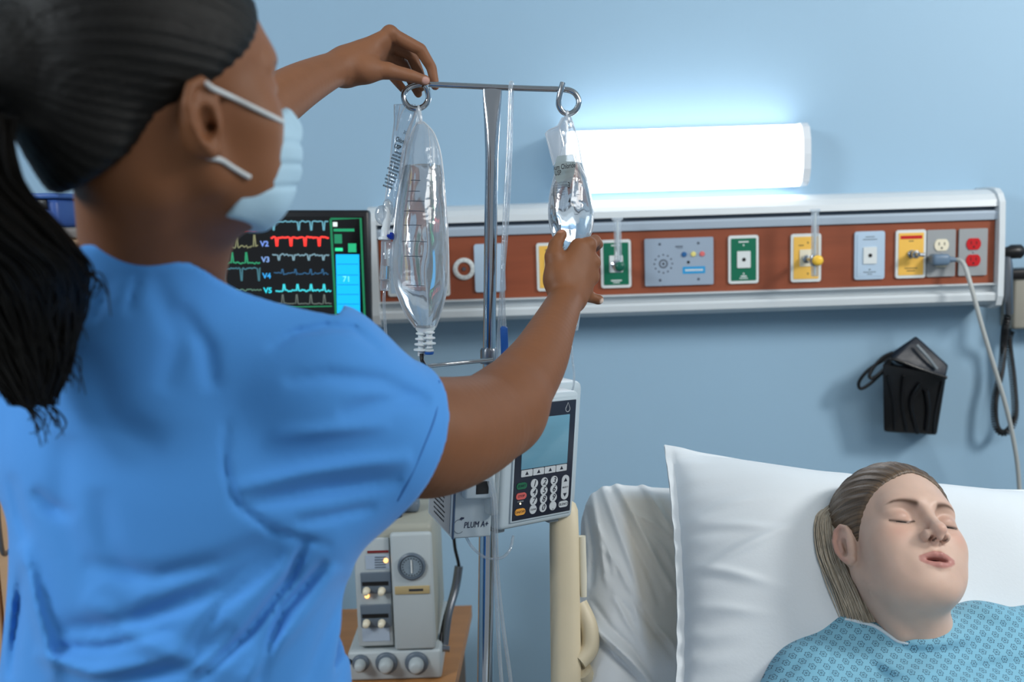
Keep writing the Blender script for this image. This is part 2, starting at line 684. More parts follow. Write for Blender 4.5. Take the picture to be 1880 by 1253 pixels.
struct('wall_back', (-2.7, YW, 0), (2.9, YW + 0.12, 2.75), m_wall)
struct('wall_left', (-2.82, -1.6, 0), (-2.7, YW + 0.12, 2.75), m_wall)
struct('wall_right', (2.9, -1.6, 0), (3.02, YW + 0.12, 2.75), m_wall)
struct('floor', (-2.82, -1.6, -0.1), (3.02, YW + 0.12, 0), m_floor)
struct('ceiling', (-2.82, -1.6, 2.75), (3.02, YW + 0.12, 2.85), m_ceil)
struct('baseboard_back', (-2.7, YW - 0.012, 0), (2.9, YW, 0.1), mat('baseboard_vinyl', (70, 74, 80), 0.5, bump=0.02))

# ------------------------------------------------------------------ head wall unit
m_hw = mat('headwall_white', (205, 212, 216), 0.32, noise=0.01, bump=0.02, bscale=300)
m_hw2 = mat('headwall_grey', (168, 182, 196), 0.35, noise=0.01)
m_wood = mat('headwall_wood', (138, 72, 47), 0.38, noise=0.10, nscale=5, stretch=(1, 1, 9), bump=0.03, bscale=30)
m_alu = mat('rail_aluminium', (150, 165, 182), 0.35, metal=0.6, noise=0.02)
m_dark = mat('groove_dark', (78, 90, 104), 0.5, noise=0.02)


def zY(py, Y=YF):
    return W(1300, py, Y).z


hx0 = W(694, 480, YF).x
hx1 = W(1829, 470, YF).x
headwall = thing('headwall_panel', ((hx0 + hx1) / 2, YW, zY(580)), 'long white medical headwall unit with brown wood strip under the glowing wall light', 'headwall panel')
fx = (Vector((0, 0, 0)), Vector((0, 1, 0)), Vector((0, 0, 1)), Vector((1, 0, 0)))   # outline in (y, z), run along x
zt = zY(372)
top = [(YW, zt + 0.012), (YF + 0.055, zt + 0.012), (YF + 0.03, zt + 0.008), (YF + 0.01, zt - 0.001), (YF - 0.001, zt - 0.014), (YF - 0.004, zY(395)),
       (YF + 0.02, zY(395)), (YW, zY(395))]
obj('top_cover', MB().prism(top, hx0, hx1, fx), m_hw, headwall)
obj('upper_rail', MB().prism([(YF + 0.02, zY(396)), (YF + 0.016, zY(396)), (YF + 0.016, zY(402)), (YF, zY(403)), (YF - 0.003, zY(407)), (YF, zY(419.5)), (YF + 0.02, zY(419.5))], hx0, hx1, fx), m_hw2, headwall)
obj('groove', MB().box(((hx0 + hx1) / 2, YF + 0.04, zY(400)), (hx1 - hx0 - 0.002, 0.05, 0.012)), m_dark, headwall)
zw0, zw1 = zY(536), zY(420.5)
obj('wood_strip', MB().box(((hx0 + hx1) / 2, YF + 0.022, (zw0 + zw1) / 2), (hx1 - hx0 - 0.004, 0.03, zw1 - zw0)), m_wood, headwall)
low = [(YF + 0.01, zw0), (YF - 0.004, zw0 - 0.001), (YF - 0.004, zw0 - 0.004), (YF + 0.018, zw0 - 0.006), (YF + 0.018, zY(551)), (YF - 0.004, zY(553)),
       (YF - 0.008, zY(557)), (YF - 0.006, zY(568)), (YF + 0.004, zY(572)), (YF + 0.02, zY(577)), (YF + 0.055, zY(580)), (YW, zY(580)), (YW, zw0)]
obj('lower_rail', MB().prism(low, hx0, hx1, fx), m_hw, headwall)
cap = [(YW, zt + 0.016), (YF + 0.055, zt + 0.016), (YF + 0.02, zt + 0.012), (YF + 0.002, zt), (YF - 0.010, zt - 0.02), (YF - 0.013, zY(450)), (YF - 0.013, zY(560)),
       (YF - 0.004, zY(577)), (YF + 0.02, zY(584)), (YW, zY(586))]
obj('end_cap', MB().prism(cap, hx1, hx1 + 0.014, fx), m_hw, headwall)
obj('end_cap', MB().prism(cap, hx0 - 0.022, hx0, fx), m_hw, headwall)

# ------------------------------------------------------------------ outlet plates
plate_white = mat('plate_white', (214, 220, 220), 0.35, noise=0.01)
plate_blue = mat('plate_pale_blue', (176, 198, 218), 0.35, noise=0.01)
m_green = mat('plate_green', (0, 104, 76), 0.4, noise=0.02)
m_yel = mat('plate_yellow', (236, 186, 84), 0.4, noise=0.02)
m_grey = mat('plate_steel_grey', (150, 154, 156), 0.4, noise=0.02)
m_panelblue = mat('call_panel_grey', (150, 166, 184), 0.4, noise=0.015)
m_black = mat('black_plastic', (18, 18, 20), 0.4, noise=0.05)
m_ink = mat('print_ink', (40, 44, 52), 0.6, noise=0.05)
m_white = mat('white_plastic', (226, 228, 226), 0.4, noise=0.01)
m_red = mat('red_plastic', (190, 24, 30), 0.35, noise=0.03)
m_ivory = mat('ivory_plastic', (228, 220, 196), 0.4, noise=0.02)
m_chrome = mat('chrome', (188, 194, 200), 0.12, metal=1.0, noise=0.03)
m_steel = mat('brushed_steel', (140, 144, 150), 0.3, metal=0.95, noise=0.05)
m_yelk = mat('yellow_knob', (244, 196, 66), 0.35, noise=0.02)
m_cyan = mat('cyan_label', (40, 150, 206), 0.4, noise=0.02)
X3, Y3, Z3 = Vector((1, 0, 0)), Vector((0, 1, 0)), Vector((0, 0, 1))


def rrect(w_, h_, r, n=4):
    pts = []
    for cx, cz, a0 in ((w_ / 2 - r, h_ / 2 - r, 0), (-w_ / 2 + r, h_ / 2 - r, 90), (-w_ / 2 + r, -h_ / 2 + r, 180), (w_ / 2 - r, -h_ / 2 + r, 270)):
        for k in range(n + 1):
            a = rad(a0 + 90 * k / n)
            pts.append((cx + r * math.cos(a), cz + r * math.sin(a)))
    return pts


def fr(c):                      # frame that faces the room from the panel
    return (Vector(c), X3, Z3, -Y3)


YP = YF + 0.007                # wood surface


def plate(px, py, w_, h_, label, name='gas_outlet_plate', cat='outlet plate', frame_m=None, inner=None, group=None):
    c = W(px, py, YP); c.y = YP
    t = thing(name, (c.x, c.y, c.z - h_ / 2), label, cat, group)
    obj('faceplate', MB().prism(rrect(w_, h_, 0.006), 0.0002, 0.006, fr(c)), frame_m or plate_white, t)
    if inner:
        obj('insert', MB().prism(rrect(w_ - 0.012, h_ - 0.014, 0.002), 0.006, 0.0072, fr(c)), inner, t)
    return t, c


def lines(t, c, rows, m=m_ink, d=0.0074):
    b = MB()
    for (dx, dz, w_, h_) in rows:
        b.prism([(dx - w_ / 2, dz - h_ / 2), (dx + w_ / 2, dz - h_ / 2), (dx + w_ / 2, dz + h_ / 2), (dx - w_ / 2, dz + h_ / 2)], 0.0, d, fr(c))
    obj('lettering', b, m, t)


def socket_sq(t, c, m=plate_white):
    obj('connector', MB().prism(rrect(0.032, 0.04, 0.002), 0.006, 0.010, fr(c)), m, t)
    obj('port', MB().lathe(Vector(c) - Y3 * 0.0095, -Y3, [(0.0045, 0), (0.0045, 0.0015), (0.0038, 0.002), (0.003, 0.001)], 16), m_black, t)


t, c = plate(899, 492, 0.072, 0.115, 'blank pale blue plate behind the chrome pole, beside the round socket', frame_m=plate_blue, name='blank_plate')
for dz in (-0.045, 0.045):
    obj('screw', MB().lathe((c.x, c.y - 0.006, c.z + dz), -Y3, [(0.0028, 0), (0.0028, 0.0006), (0.002, 0.001)], 12), m_steel, t)
t, c = plate(800, 500, 0.066, 0.115, 'green outlet plate seen through the large fluid bag', inner=m_green)
socket_sq(t, c)
lines(t, c, [(0, 0.040, 0.02, 0.003), (0, -0.038, 0.026, 0.003)], plate_white)
t, c = plate(737, 500, 0.066, 0.115, 'white outlet plate with a blue insert beside the drip chamber', inner=plate_blue)
socket_sq(t, c)
lines(t, c, [(0, 0.040, 0.02, 0.003), (0, -0.038, 0.026, 0.003)])
t, c = plate(1013, 490, 0.072, 0.115, 'yellow outlet plate just behind the hand gripping the bag', inner=m_yel)
socket_sq(t, c)
lines(t, c, [(0, 0.040, 0.03, 0.003), (0, -0.038, 0.026, 0.003)])
t, c = plate(1130.5, 484.5, 0.072, 0.115, 'green outlet plate with a chrome fitting plugged in, beside the hand', inner=m_green)
socket_sq(t, c)
lines(t, c, [(0, 0.044, 0.022, 0.003), (0, -0.040, 0.026, 0.003), (0, -0.045, 0.016, 0.002)], plate_white)
t, c = plate(1364, 476.5, 0.072, 0.115, 'green outlet plate with nothing plugged in, right of the nurse call panel', inner=m_green)
socket_sq(t, c)
lines(t, c, [(0, 0.042, 0.024, 0.003), (0, 0.034, 0.003, 0.004), (0, -0.034, 0.003, 0.004), (0, -0.040, 0.014, 0.003), (0, -0.045, 0.020, 0.002)], plate_white)
t, c = plate(1478.5, 473.5, 0.072, 0.115, 'yellow outlet plate behind the clear tube with a round yellow knob', inner=m_yel)
socket_sq(t, c, m_ivory)
lines(t, c, [(0.004, 0.036, 0.003, 0.004), (0.004, -0.038, 0.003, 0.004), (-0.012, 0.030, 0.012, 0.002)])
t, c = plate(1595, 469, 0.072, 0.115, 'plain pale blue outlet plate with a white square socket', frame_m=plate_blue, inner=plate_blue)
socket_sq(t, c)
lines(t, c, [(0, 0.044, 0.022, 0.0015), (0, 0.038, 0.034, 0.0015), (0, -0.034, 0.004, 0.003), (0, -0.040, 0.03, 0.0015), (0, -0.045, 0.012, 0.0015)])
t, c = plate(1670.5, 466.5, 0.072, 0.115, 'yellow outlet plate with a red printed heading and steel nipple', inner=m_yel)
lines(t, c, [(0, 0.040, 0.052, 0.008)], m_red)
lines(t, c, [(0, 0.031, 0.012, 0.002), (0, -0.034, 0.03, 0.002), (0, -0.040, 0.02, 0.002)])
noz = MB()
noz.lathe((c.x, c.y - 0.007, c.z), -Y3, [(0.010, 0), (0.010, 0.006), (0.007, 0.008), (0.007, 0.02), (0.0095, 0.022), (0.0095, 0.03), (0.005, 0.032), (0.004, 0.045)], 20)
noz.cyl((c.x, c.y - 0.035, c.z), (c.x + 0.02, c.y - 0.04, c.z - 0.002), 0.005, 0.0045)
obj('nozzle', noz, m_chrome, t)

# duplex outlets
def duplex(px, py, col, label, cat='power outlet'):
    c = W(px, py, YP); c.y = YP
    t = thing('power_outlet', (c.x, c.y, c.z - 0.056), label, cat, 'duplex power outlets')
    obj('faceplate', MB().prism(rrect(0.068, 0.112, 0.003), 0.0002, 0.006, fr(c)), m_grey, t)
    for s in (-1, 1):
        cc = c + Z3 * 0.0195 * s
        pts = []
        for k in range(28):
            a = 2 * PI * k / 28
            x = 0.0172 * math.cos(a); z = max(-0.0138, min(0.0138, 0.0172 * math.sin(a)))
            pts.append((x, z))
        r = obj('receptacle', MB().prism(pts, 0.006, 0.0085, fr(cc)), col, t)
        sl = MB()
        sl.box((cc.x - 0.0065, cc.y - 0.0086, cc.z + 0.003), (0.002, 0.0006, 0.008))
        sl.box((cc.x + 0.0065, cc.y - 0.0086, cc.z + 0.003), (0.002, 0.0006, 0.007))
        sl.cyl((cc.x, cc.y - 0.008, cc.z - 0.007), (cc.x, cc.y - 0.0089, cc.z - 0.007), 0.0024, n=10)
        obj('slots', sl, m_black, r)
    obj('screw', MB().lathe((c.x, c.y - 0.006, c.z), -Y3, [(0.0025, 0), (0.0025, 0.0006), (0.002, 0.001)], 12), m_steel, t)
    return t, c


duplex(1726, 465, m_ivory, 'grey duplex outlet with ivory sockets and a grey plug in it')
duplex(1784.5, 463, m_red, 'grey duplex outlet with two red sockets at the end of the headwall')

# round socket
c = W(852, 494, YP); c.y = YP
t = thing('round_socket', (c.x, c.y, c.z - 0.026), 'round white ringed socket between the fluid bag and the pole', 'socket')
obj('ring', MB().lathe(c, -Y3, [(0.0265, 0), (0.0265, 0.004), (0.024, 0.006), (0.017, 0.006), (0.0155, 0.003), (0.0155, 0.0015)], 32, cap=False), plate_white, t)
obj('inner_disc', MB().lathe(c, -Y3, [(0.0155, 0.0012), (0.0155, 0.002), (0.001, 0.0024)], 32), m_wood, t)
b = MB()
for k in range(12):
    a = k * PI / 6
    b.box((c.x + 0.0207 * math.cos(a), c.y - 0.006, c.z + 0.0207 * math.sin(a)), (0.002, 0.001, 0.002))
b.cyl((c.x, c.y - 0.0015, c.z), (c.x, c.y - 0.006, c.z), 0.0055, 0.004, 16)
obj('dial_marks', b, m_steel, t)

# nurse call panel
c = W(1246, 480.5, YP); c.y = YP
t = thing('nurse_call_panel', (c.x, c.y, c.z - 0.056), 'wide grey blue nurse call panel with speaker holes, coloured lamps and cyan label', 'call panel')
obj('faceplate', MB().prism(rrect(0.164, 0.113, 0.003), 0.0002, 0.007, fr(c)), m_panelblue, t)
sp = MB(); sx = c.x - 0.038
for rr, n in ((0.0215, 12), (0.009, 12)):
    for k in range(n):
        a = 2 * PI * k / n
        p = Vector((sx + rr * math.cos(a), c.y - 0.007, c.z - 0.004 + rr * math.sin(a)))
        sp.cyl(p, p - Y3 * 0.0004, 0.002 if rr > 0.01 else 0.0021, n=8)
sp.cyl((sx, c.y - 0.007, c.z - 0.004), (sx, c.y - 0.0076, c.z - 0.004), 0.003, n=10)
obj('speaker_holes', sp, m_ink, t)
for dx, col, nm in ((0.012, (40, 96, 150), 'blue'), (0.034, (226, 214, 130), 'yellow'), (0.055, (216, 110, 110), 'red')):
    obj('lamp', MB().lathe((c.x + dx, c.y - 0.007, c.z + 0.017), -Y3, [(0.0065, 0), (0.0065, 0.001), (0.0055, 0.003), (0.002, 0.0036)], 16), mat('call_' + nm, col, 0.3, noise=0.02), t, label=nm + ' call lamp')
obj('jack', MB().lathe((c.x + 0.022, c.y - 0.007, c.z - 0.002), -Y3, [(0.0036, 0), (0.0036, 0.0006), (0.002, 0.0004)], 14), m_black, t)
lab = obj('label_strip', MB().prism(rrect(0.054, 0.017, 0.001), 0.007, 0.0076, fr(c + X3 * 0.035 - Z3 * 0.021)), m_cyan, t)
lb = MB()
for k in range(9):
    lb.box((c.x + 0.016 + 0.0048 * k, c.y - 0.0078, c.z - 0.021), (0.0036, 0.0006, 0.005))
obj('lettering', lb, plate_white, lab)
sw = MB()
for dx, dz in ((-0.046, 0.043), (0.046, 0.043), (-0.046, -0.043), (0.046, -0.043)):
    sw.lathe((c.x + dx, c.y - 0.007, c.z + dz), -Y3, [(0.0032, 0), (0.0032, 0.0008), (0.0022, 0.0012)], 12)
obj('screws', sw, m_dark, t)
lb = MB()
lb.box((c.x + 0.0, c.y - 0.0072, c.z + 0.036), (0.018, 0.0006, 0.003)); lb.box((c.x + 0.002, c.y - 0.0072, c.z + 0.032), (0.014, 0.0006, 0.001))
obj('lettering', lb, m_dark, t)

# flowmeters
m_clear = film_mat('clear_hard_plastic', (226, 236, 242), 0.22, 0.06)


def flowmeter(px, ytop, ybot, yknob, knobm, label, r=0.0085, knob_r=0.012, stub=0.075, nm='flowmeter'):
    kn = W(px, yknob, YF - stub)
    tp = W(px, ytop, YF - stub); tp.x = kn.x
    bt = W(px, ybot, YF - stub); bt.x = kn.x
    t = thing(nm, (kn.x, kn.y, bt.z), label, 'flowmeter')
    obj('tube', MB().lathe((kn.x, kn.y, bt.z), Z3, [(r * 0.8, 0), (r, 0.003), (r, tp.z - bt.z - 0.006), (r * 1.5, tp.z - bt.z - 0.005), (r * 1.5, tp.z - bt.z)], 20), m_clear, t)
    obj('core', MB().cyl((kn.x, kn.y, bt.z + 0.004), (kn.x, kn.y, tp.z - 0.008), r * 0.35, n=10), plate_white, t)
    obj('stem', MB().lathe((kn.x, YP - 0.0145, kn.z), -Y3, [(0.010, 0), (0.010, 0.008), (0.006, 0.010), (0.006, stub - 0.012)], 16), m_chrome, t)
    obj('body', MB().lathe((kn.x, kn.y, kn.z - 0.014), Z3, [(0.006, 0), (0.0105, 0.004), (0.0115, 0.014), (0.0105, 0.024), (0.006, 0.028)], 20), m_chrome, t)
    obj('knob', MB().lathe((kn.x + 0.002, kn.y - 0.009, kn.z), -Y3, [(knob_r * .5, 0), (knob_r * 0.95, 0.003), (knob_r, 0.008), (knob_r * 0.85, 0.013), (knob_r * 0.4, 0.015)], 20), knobm, t)


flowmeter(1135, 400, 487, 489, mat('green_knob', (14, 92, 74), 0.3, noise=0.03), 'chrome flowmeter with green knob and clear tube, beside the hand')
flowmeter(1496, 384, 508, 478, m_yelk, 'clear tube flowmeter with round yellow knob over the yellow plate', knob_r=0.0125, nm='suction_regulator')

# ------------------------------------------------------------------ wall light
m_diff = mat('lamp_diffuser', (250, 250, 250), 0.5, emit=(250, 252, 255), estr=6.0, noise=0.01)
m_lhouse = mat('lamp_housing', (214, 220, 226), 0.4, noise=0.01)
YL = YW - 0.10
lx0 = W(1040, 290, YL).x; lx1 = W(1474, 285, YL).x
lz0 = W(1300, 344, YL).z; lz1 = W(1300, 232, YL).z
lamp = thing('wall_light', ((lx0 + lx1) / 2, YW, lz0), 'long glowing fluorescent wall light above the headwall', 'wall light')
zc = (lz0 + lz1) / 2; hh = (lz1 - lz0) / 2
prof = [(YW - 0.02, zc - hh), (YW - 0.07, zc - hh), (YL + 0.012, zc - hh * 0.86), (YL + 0.002, zc - hh * 0.5), (YL, zc), (YL + 0.002, zc + hh * 0.5), (YL + 0.012, zc + hh * 0.86), (YW - 0.07, zc + hh), (YW - 0.02, zc + hh)]
obj('diffuser', MB().prism(prof, lx0, lx1, fx), m_diff, lamp)
capp = [(YW, zc - hh - 0.003), (YW - 0.075, zc - hh - 0.003), (YL + 0.006, zc - hh * 0.9), (YL - 0.005, zc - hh * 0.5), (YL - 0.007, zc), (YL - 0.005, zc + hh * 0.5), (YL + 0.006, zc + hh * 0.9), (YW - 0.075, zc + hh + 0.003), (YW, zc + hh + 0.003)]
obj('end_cap', MB().prism(capp, lx1, lx1 + 0.018, fx), m_lhouse, lamp)
obj('end_cap', MB().prism(capp, lx0 - 0.018, lx0, fx), m_lhouse, lamp)
obj('back_plate', MB().box(((lx0 + lx1) / 2, YW - 0.01, zc), (lx1 - lx0, 0.02, 2 * hh + 0.006)), m_lhouse, lamp)

# ------------------------------------------------------------------ plug and power cord
c = W(1726, 477, YF - 0.02)
cord = thing('power_cable', (c.x, c.y, c.z), 'pale grey power cord with blue grey plug hanging from the ivory outlet', 'power cable')
m_plug = mat('plug_grey', (98, 120, 142), 0.4, noise=0.03)
pc = W(1722, 477, YP - 0.028)
obj('plug', MB().box(pc + X3 * 0.003 - Z3 * 0.000, (0.042, 0.036, 0.027), 0.008, seg=3).cyl(pc + X3 * 0.02, pc + X3 * 0.046 - Z3 * 0.002, 0.009, 0.0045, 14), m_plug, cord)
cp = [W(1757, 477, YP - 0.03), W(1770, 486, YP - 0.05), W(1784, 530, YP - 0.07), W(1803, 600, YP - 0.075), W(1824, 670, YP - 0.07), W(1845, 740, YP - 0.06), W(1859, 800, YP - 0.05), W(1869, 865, YP - 0.04), W(1874, 960, YP - 0.03), W(1876, 1100, YP - 0.03)]
obj('cable', MB().tube(cp, 0.0052, 12), mat('cord_grey', (176, 180, 178), 0.45, noise=0.02), cord)

# ------------------------------------------------------------------ instrument holder with handset and coiled cord
m_beige = mat('beige_plastic', (150, 148, 138), 0.45, noise=0.02)
c0 = W(1852, 604, YW - 0.05); c1 = W(1990, 497, YW - 0.05)
t = thing('wall_transformer', ((c0.x + c1.x) / 2, YW, c0.z), 'beige wall mounted instrument box beside the end of the headwall', 'instrument box')
obj('casing', MB().box(((c0.x + c1.x) / 2, YW - 0.035, (c0.z + c1.z) / 2), (c1.x - c0.x, 0.07, c1.z - c0.z), 0.008, seg=3), m_beige, t)
obj('cradle', MB().box(((c0.x + c1.x) / 2 - 0.01, YW - 0.045, c1.z - 0.002), (c1.x - c0.x + 0.02, 0.07, 0.024), 0.006), m_black, t)
h0 = W(1852, 578, YW - 0.10); h1 = W(1851, 470, YW - 0.10)
t = thing('otoscope', h0, 'black headed otoscope with steel handle and coiled black cord', 'otoscope')
obj('handle', MB().lathe(h0, h1 - h0, [(0.008, 0), (0.0105, 0.004), (0.0105, (h1 - h0).length * .8), (0.007, (h1 - h0).length)], 20), m_steel, t)
hd = MB()
hd.lathe(W(1838, 463, YW - 0.10), X3, [(0.004, 0), (0.010, 0.004), (0.013, 0.016), (0.017, 0.024), (0.017, 0.046), (0.012, 0.052)], 20)
hd.cyl(h1 - Z3 * 0.002, W(1852, 465, YW - 0.10), 0.0105, 0.012)
obj('head', hd, m_black, t)


def coil(path, rc, rw, pitch):
    """helix around a smooth path"""
    pts = [Vector(p) for p in path]; P_ = []
    for i in range(len(pts) - 1):
        g = lambda k: pts[max(0, min(len(pts) - 1, k))]
        p0, p1, p2, p3 = g(i - 1), g(i), g(i + 1), g(i + 2)
        for k in range(24):
            t_ = k / 24
            P_.append(0.5 * ((2 * p1) + (p2 - p0) * t_ + (2 * p0 - 5 * p1 + 4 * p2 - p3) * t_ ** 2 + (3 * p1 - p0 - 3 * p2 + p3) * t_ ** 3))
    out = []; u = None; ang = 0
    for i in range(len(P_) - 1):
        d = P_[i + 1] - P_[i]; L_ = d.length; t_ = d.normalized()
        u = t_.orthogonal().normalized() if u is None else (u - t_ * u.dot(t_)).normalized()
        n = max(1, int(L_ / pitch * 10))
        for k in range(n):
            q = P_[i] + d * (k / n); a = ang + 2 * PI * L_ / pitch * k / n
            out.append(q + (u * math.cos(a) + t_.cross(u) * math.sin(a)) * rc)
        ang += 2 * PI * L_ / pitch
    return out


cpth = [W(1850, 580, YW - 0.10), W(1846, 600, YW - 0.09), W(1843, 630, YW - 0.06), W(1838, 680, YW - 0.05), W(1826, 740, YW - 0.05), W(1830, 786, YW - 0.055), W(1848, 794, YW - 0.055), W(1863, 765, YW - 0.05),
        W(1860, 700, YW - 0.045), W(1852, 630, YW - 0.04), W(1858, 606, YW - 0.035)]
obj('coiled_cord', MB().tube(coil(cpth, 0.0072, 0.0022, 0.0062), 0.0024, 6, 1), m_black, t)

# ------------------------------------------------------------------ black cuff pouch on the wall
m_vinyl = mat('black_vinyl', (14, 16, 20), 0.28, noise=0.1, bump=0.25, bscale=30, coat=0.2)
YB = YW - 0.085
pouch = thing('cuff_basket', W(1672, 800, YW - 0.06), 'glossy black wall basket holding a blood pressure cuff above the pillow', 'basket')


def hullbox(front, back, bev=0.006):
    b = bmesh.new()
    vs = [b.verts.new(p) for p in front + back]
    bmesh.ops.convex_hull(b, input=vs)
    bmesh.ops.bevel(b, geom=b.edges[:], offset=bev, segments=2, profile=0.6, affect='EDGES')
    return b


fb = [W(1620, 668, YB - 0.03), W(1738, 690, YB - 0.035), W(1720, 800, YB), W(1622, 794, YB)]
bb = [W(1628, 660, YW - 0.006), W(1730, 680, YW - 0.006), W(1716, 790, YW - 0.006), W(1630, 785, YW - 0.006)]
body_mb = MB().bm(hullbox(fb, bb))
obj('basket_body', body_mb, m_vinyl, pouch)
fl = [W(1640, 660, YB - 0.04), W(1736, 697, YB - 0.05), W(1742, 672, YB - 0.035), W(1682, 617, YB - 0.01), W(1634, 650, YB - 0.02)]
bl = [W(1645, 668, YB + 0.0), W(1728, 690, YB + 0.0), W(1736, 668, YB + 0.0), W(1676, 622, YW - 0.03), W(1640, 654, YW - 0.03)]
cuff = MB().bm(hullbox(fl, bl, 0.005))
obj('cuff', cuff, mat('cuff_nylon', (22, 30, 42), 0.45, noise=0.1, bump=0.5, bscale=60), pouch)
rg = MB()
rg.tube([W(1626, 668, YB - 0.032), W(1640, 660, YB - 0.046), W(1690, 678, YB - 0.053), W(1738, 694, YB - 0.053)], 0.004, 10)
rg.tube([W(1630, 690, YB - 0.03), W(1640, 740, YB - 0.016), W(1642, 790, YB - 0.004)], 0.003, 8)
rg.tube([W(1690, 705, YB - 0.037), W(1672, 740, YB - 0.022), W(1684, 796, YB - 0.002)], 0.005, 8)
rg.tube([W(1730, 700, YB - 0.034), W(1716, 760, YB - 0.012), W(1714, 796, YB - 0.002)], 0.003, 8)
rg.tube([W(1700, 716, YB - 0.034), W(1704, 750, YB - 0.018), W(1700, 790, YB - 0.004)], 0.006, 8)
rg.tube([W(1660, 690, YB - 0.036), W(1655, 740, YB - 0.016), W(1664, 792, YB - 0.004)], 0.004, 8)
obj('rim', rg, m_vinyl, pouch)
st = MB().tube([W(1683, 634, YB - 0.034), W(1702, 655, YB - 0.044), W(1720, 678, YB - 0.048)], 0.004, 8)
obj('cuff_strap', st, mat('strap_grey', (120, 130, 136), 0.4, noise=0.05), pouch)
lp = MB()
lp.tube([W(1640, 655, YB - 0.02), W(1618, 664, YB - 0.01), W(1592, 682, YB), W(1577, 702, YB + 0.01), W(1580, 714, YB + 0.012), W(1596, 706, YB + 0.005), W(1620, 684, YB - 0.005), W(1640, 668, YB - 0.02)], 0.0042, 10)
lp.tube([W(1640, 648, YB - 0.02), W(1622, 656, YB - 0.015), W(1606, 672, YB - 0.01), W(1596, 690, YB - 0.01), W(1604, 694, YB - 0.012), W(1626, 676, YB - 0.02), W(1636, 664, YB - 0.02)], 0.0042, 10)
obj('hose_loop', lp, m_black, pouch)
obj('wall_bracket', MB().box(W(1676, 740, YW - 0.004) , (0.05, 0.006, 0.09), 0.002), m_steel, pouch)

# ================================================================== MONITOR
DM = 2.08
mxr = CR @ Vector((1, 0, 0)); mx = Vector((mxr.x, 0, mxr.z)).normalized()
my = Vector((-mx.z, 0, mx.x)); mz = -Y3
MO = W(672, 386, DM); MO.y = DM
msc = (MO - CAM).dot(CR @ Vector((0, 0, -1))) / FPX


def ml(px, py, out=0.0):          # monitor face, measured along its own edges
    return MO + mx * ((px - 672) * msc) - my * ((py - 386) * msc) + mz * out


monitor = thing('patient_monitor', ml(470, 604, -0.02), 'black patient monitor with coloured heart traces behind the nurse', 'monitor')
m_bezel = mat('monitor_bezel', (22, 24, 28), 0.35, noise=0.05)
m_screen = mat('screen_black', (10, 13, 16), 0.12, noise=0.02, coat=0.3)


def mbox(x0, y0, x1, y1, o0, o1, bev=0.0):
    b = MB(frame_M(ml((x0 + x1) / 2, (y0 + y1) / 2, (o0 + o1) / 2), mx, my, mz))
    return b.box((0, 0, 0), ((x1 - x0) * msc, (y1 - y0) * msc, o1 - o0), bev)


obj('casing', mbox(268, 386, 677, 602, -0.035, 0.0, 0.006), m_bezel, monitor)
obj('screen', mbox(284, 398, 667, 584, 0.0, 0.0012), m_screen, monitor)


def glow(nm, c, e=0.9):
    return mat(nm, c, 0.5, emit=c, estr=e, noise=0.01)


def ribbon(nm, pts, wpx, m, out=0.0018):
    """a trace on the screen as one continuous thin band"""
    vs = []; n = len(pts)
    for i, (x, y) in enumerate(pts):
        a = pts[max(0, i - 1)]; b_ = pts[min(n - 1, i + 1)]
        dx, dy = b_[0] - a[0], b_[1] - a[1]; L_ = math.hypot(dx, dy) or 1
        nx_, ny_ = -dy / L_ * wpx / 2, dx / L_ * wpx / 2
        vs.append(ml(x + nx_, y + ny_, out)); vs.append(ml(x - nx_, y - ny_, out))
    fs = [(2 * i, 2 * i + 1, 2 * i + 3, 2 * i + 2) for i in range(n - 1)]
    return mesh_obj(nm, vs, fs, m, monitor, smooth=False)


def trace(y0, spikes, x0, x1, h_, m, wp=1.8, wig=1.2, seed=0, sw=2.2, both=0):
    r = random.Random(seed); pts = []
    x = x0
    while x < x1:
        sp_ = [s for s in spikes if abs(s - x) < sw + 1.2]
        if sp_:
            s = sp_[0]
            pts += [(s - sw, y0), (s - sw * 0.3, y0 + h_), (s + sw * 0.3, y0 + h_), (s + sw, y0 - both * h_ * 0.4)]
            x = s + sw + 1.3
        else:
            pts.append((x, y0 + r.uniform(-wig, wig))); x += 2.4
    return ribbon('trace', pts, wp, m)


trace(407, [502, 548, 571, 594], 497, 603, 16, glow('tr_a', (84, 138, 152)), 2.4, seed=1)
trace(436, [507, 533, 559, 585], 496, 603, 16, glow('tr_red', (226, 52, 44)), 3.6, seed=2)
trace(468, [510, 537, 565, 592], 498, 603, 10, glow('tr_c', (104, 132, 142)), 2.4, wig=2, seed=3)
trace(502, [516, 540, 568, 590], 500, 603, -8, glow('tr_d', (34, 76, 108)), 2.0, wig=2, seed=4, both=1)
trace(534, [518, 543, 568, 592], 502, 606, -12, glow('tr_e', (52, 178, 186)), 2.8, wig=1.8, seed=5)
trace(558, [515, 541, 567, 592], 505, 606, -17, glow('tr_f', (82, 90, 84)), 1.8, wig=1.2, seed=6)
ribbon('base_line', [(500, 565), (606, 563)], 1.8, glow('tr_green2', (26, 120, 78)))
trace(423, [], 290, 474, 0, glow('tr_red2', (190, 50, 46)), 2.2, wig=1.2, seed=7)
trace(453, [404, 433, 466, 370, 330], 290, 474, -22, glow('tr_olive', (112, 112, 80)), 2.2, wig=3, seed=8)
trace(483, [424, 450, 380, 340], 290, 476, -20, glow('tr_green', (30, 124, 84)), 2.6, wig=1.6, seed=9)
trace(493, [408, 440, 472, 370], 290, 476, 23, glow('tr_teal', (52, 98, 108)), 2.2, wig=2, seed=10)
trace(533, [420], 290, 478, -4, glow('tr_g2', (74, 106, 88)), 2.0, wig=2, seed=11)
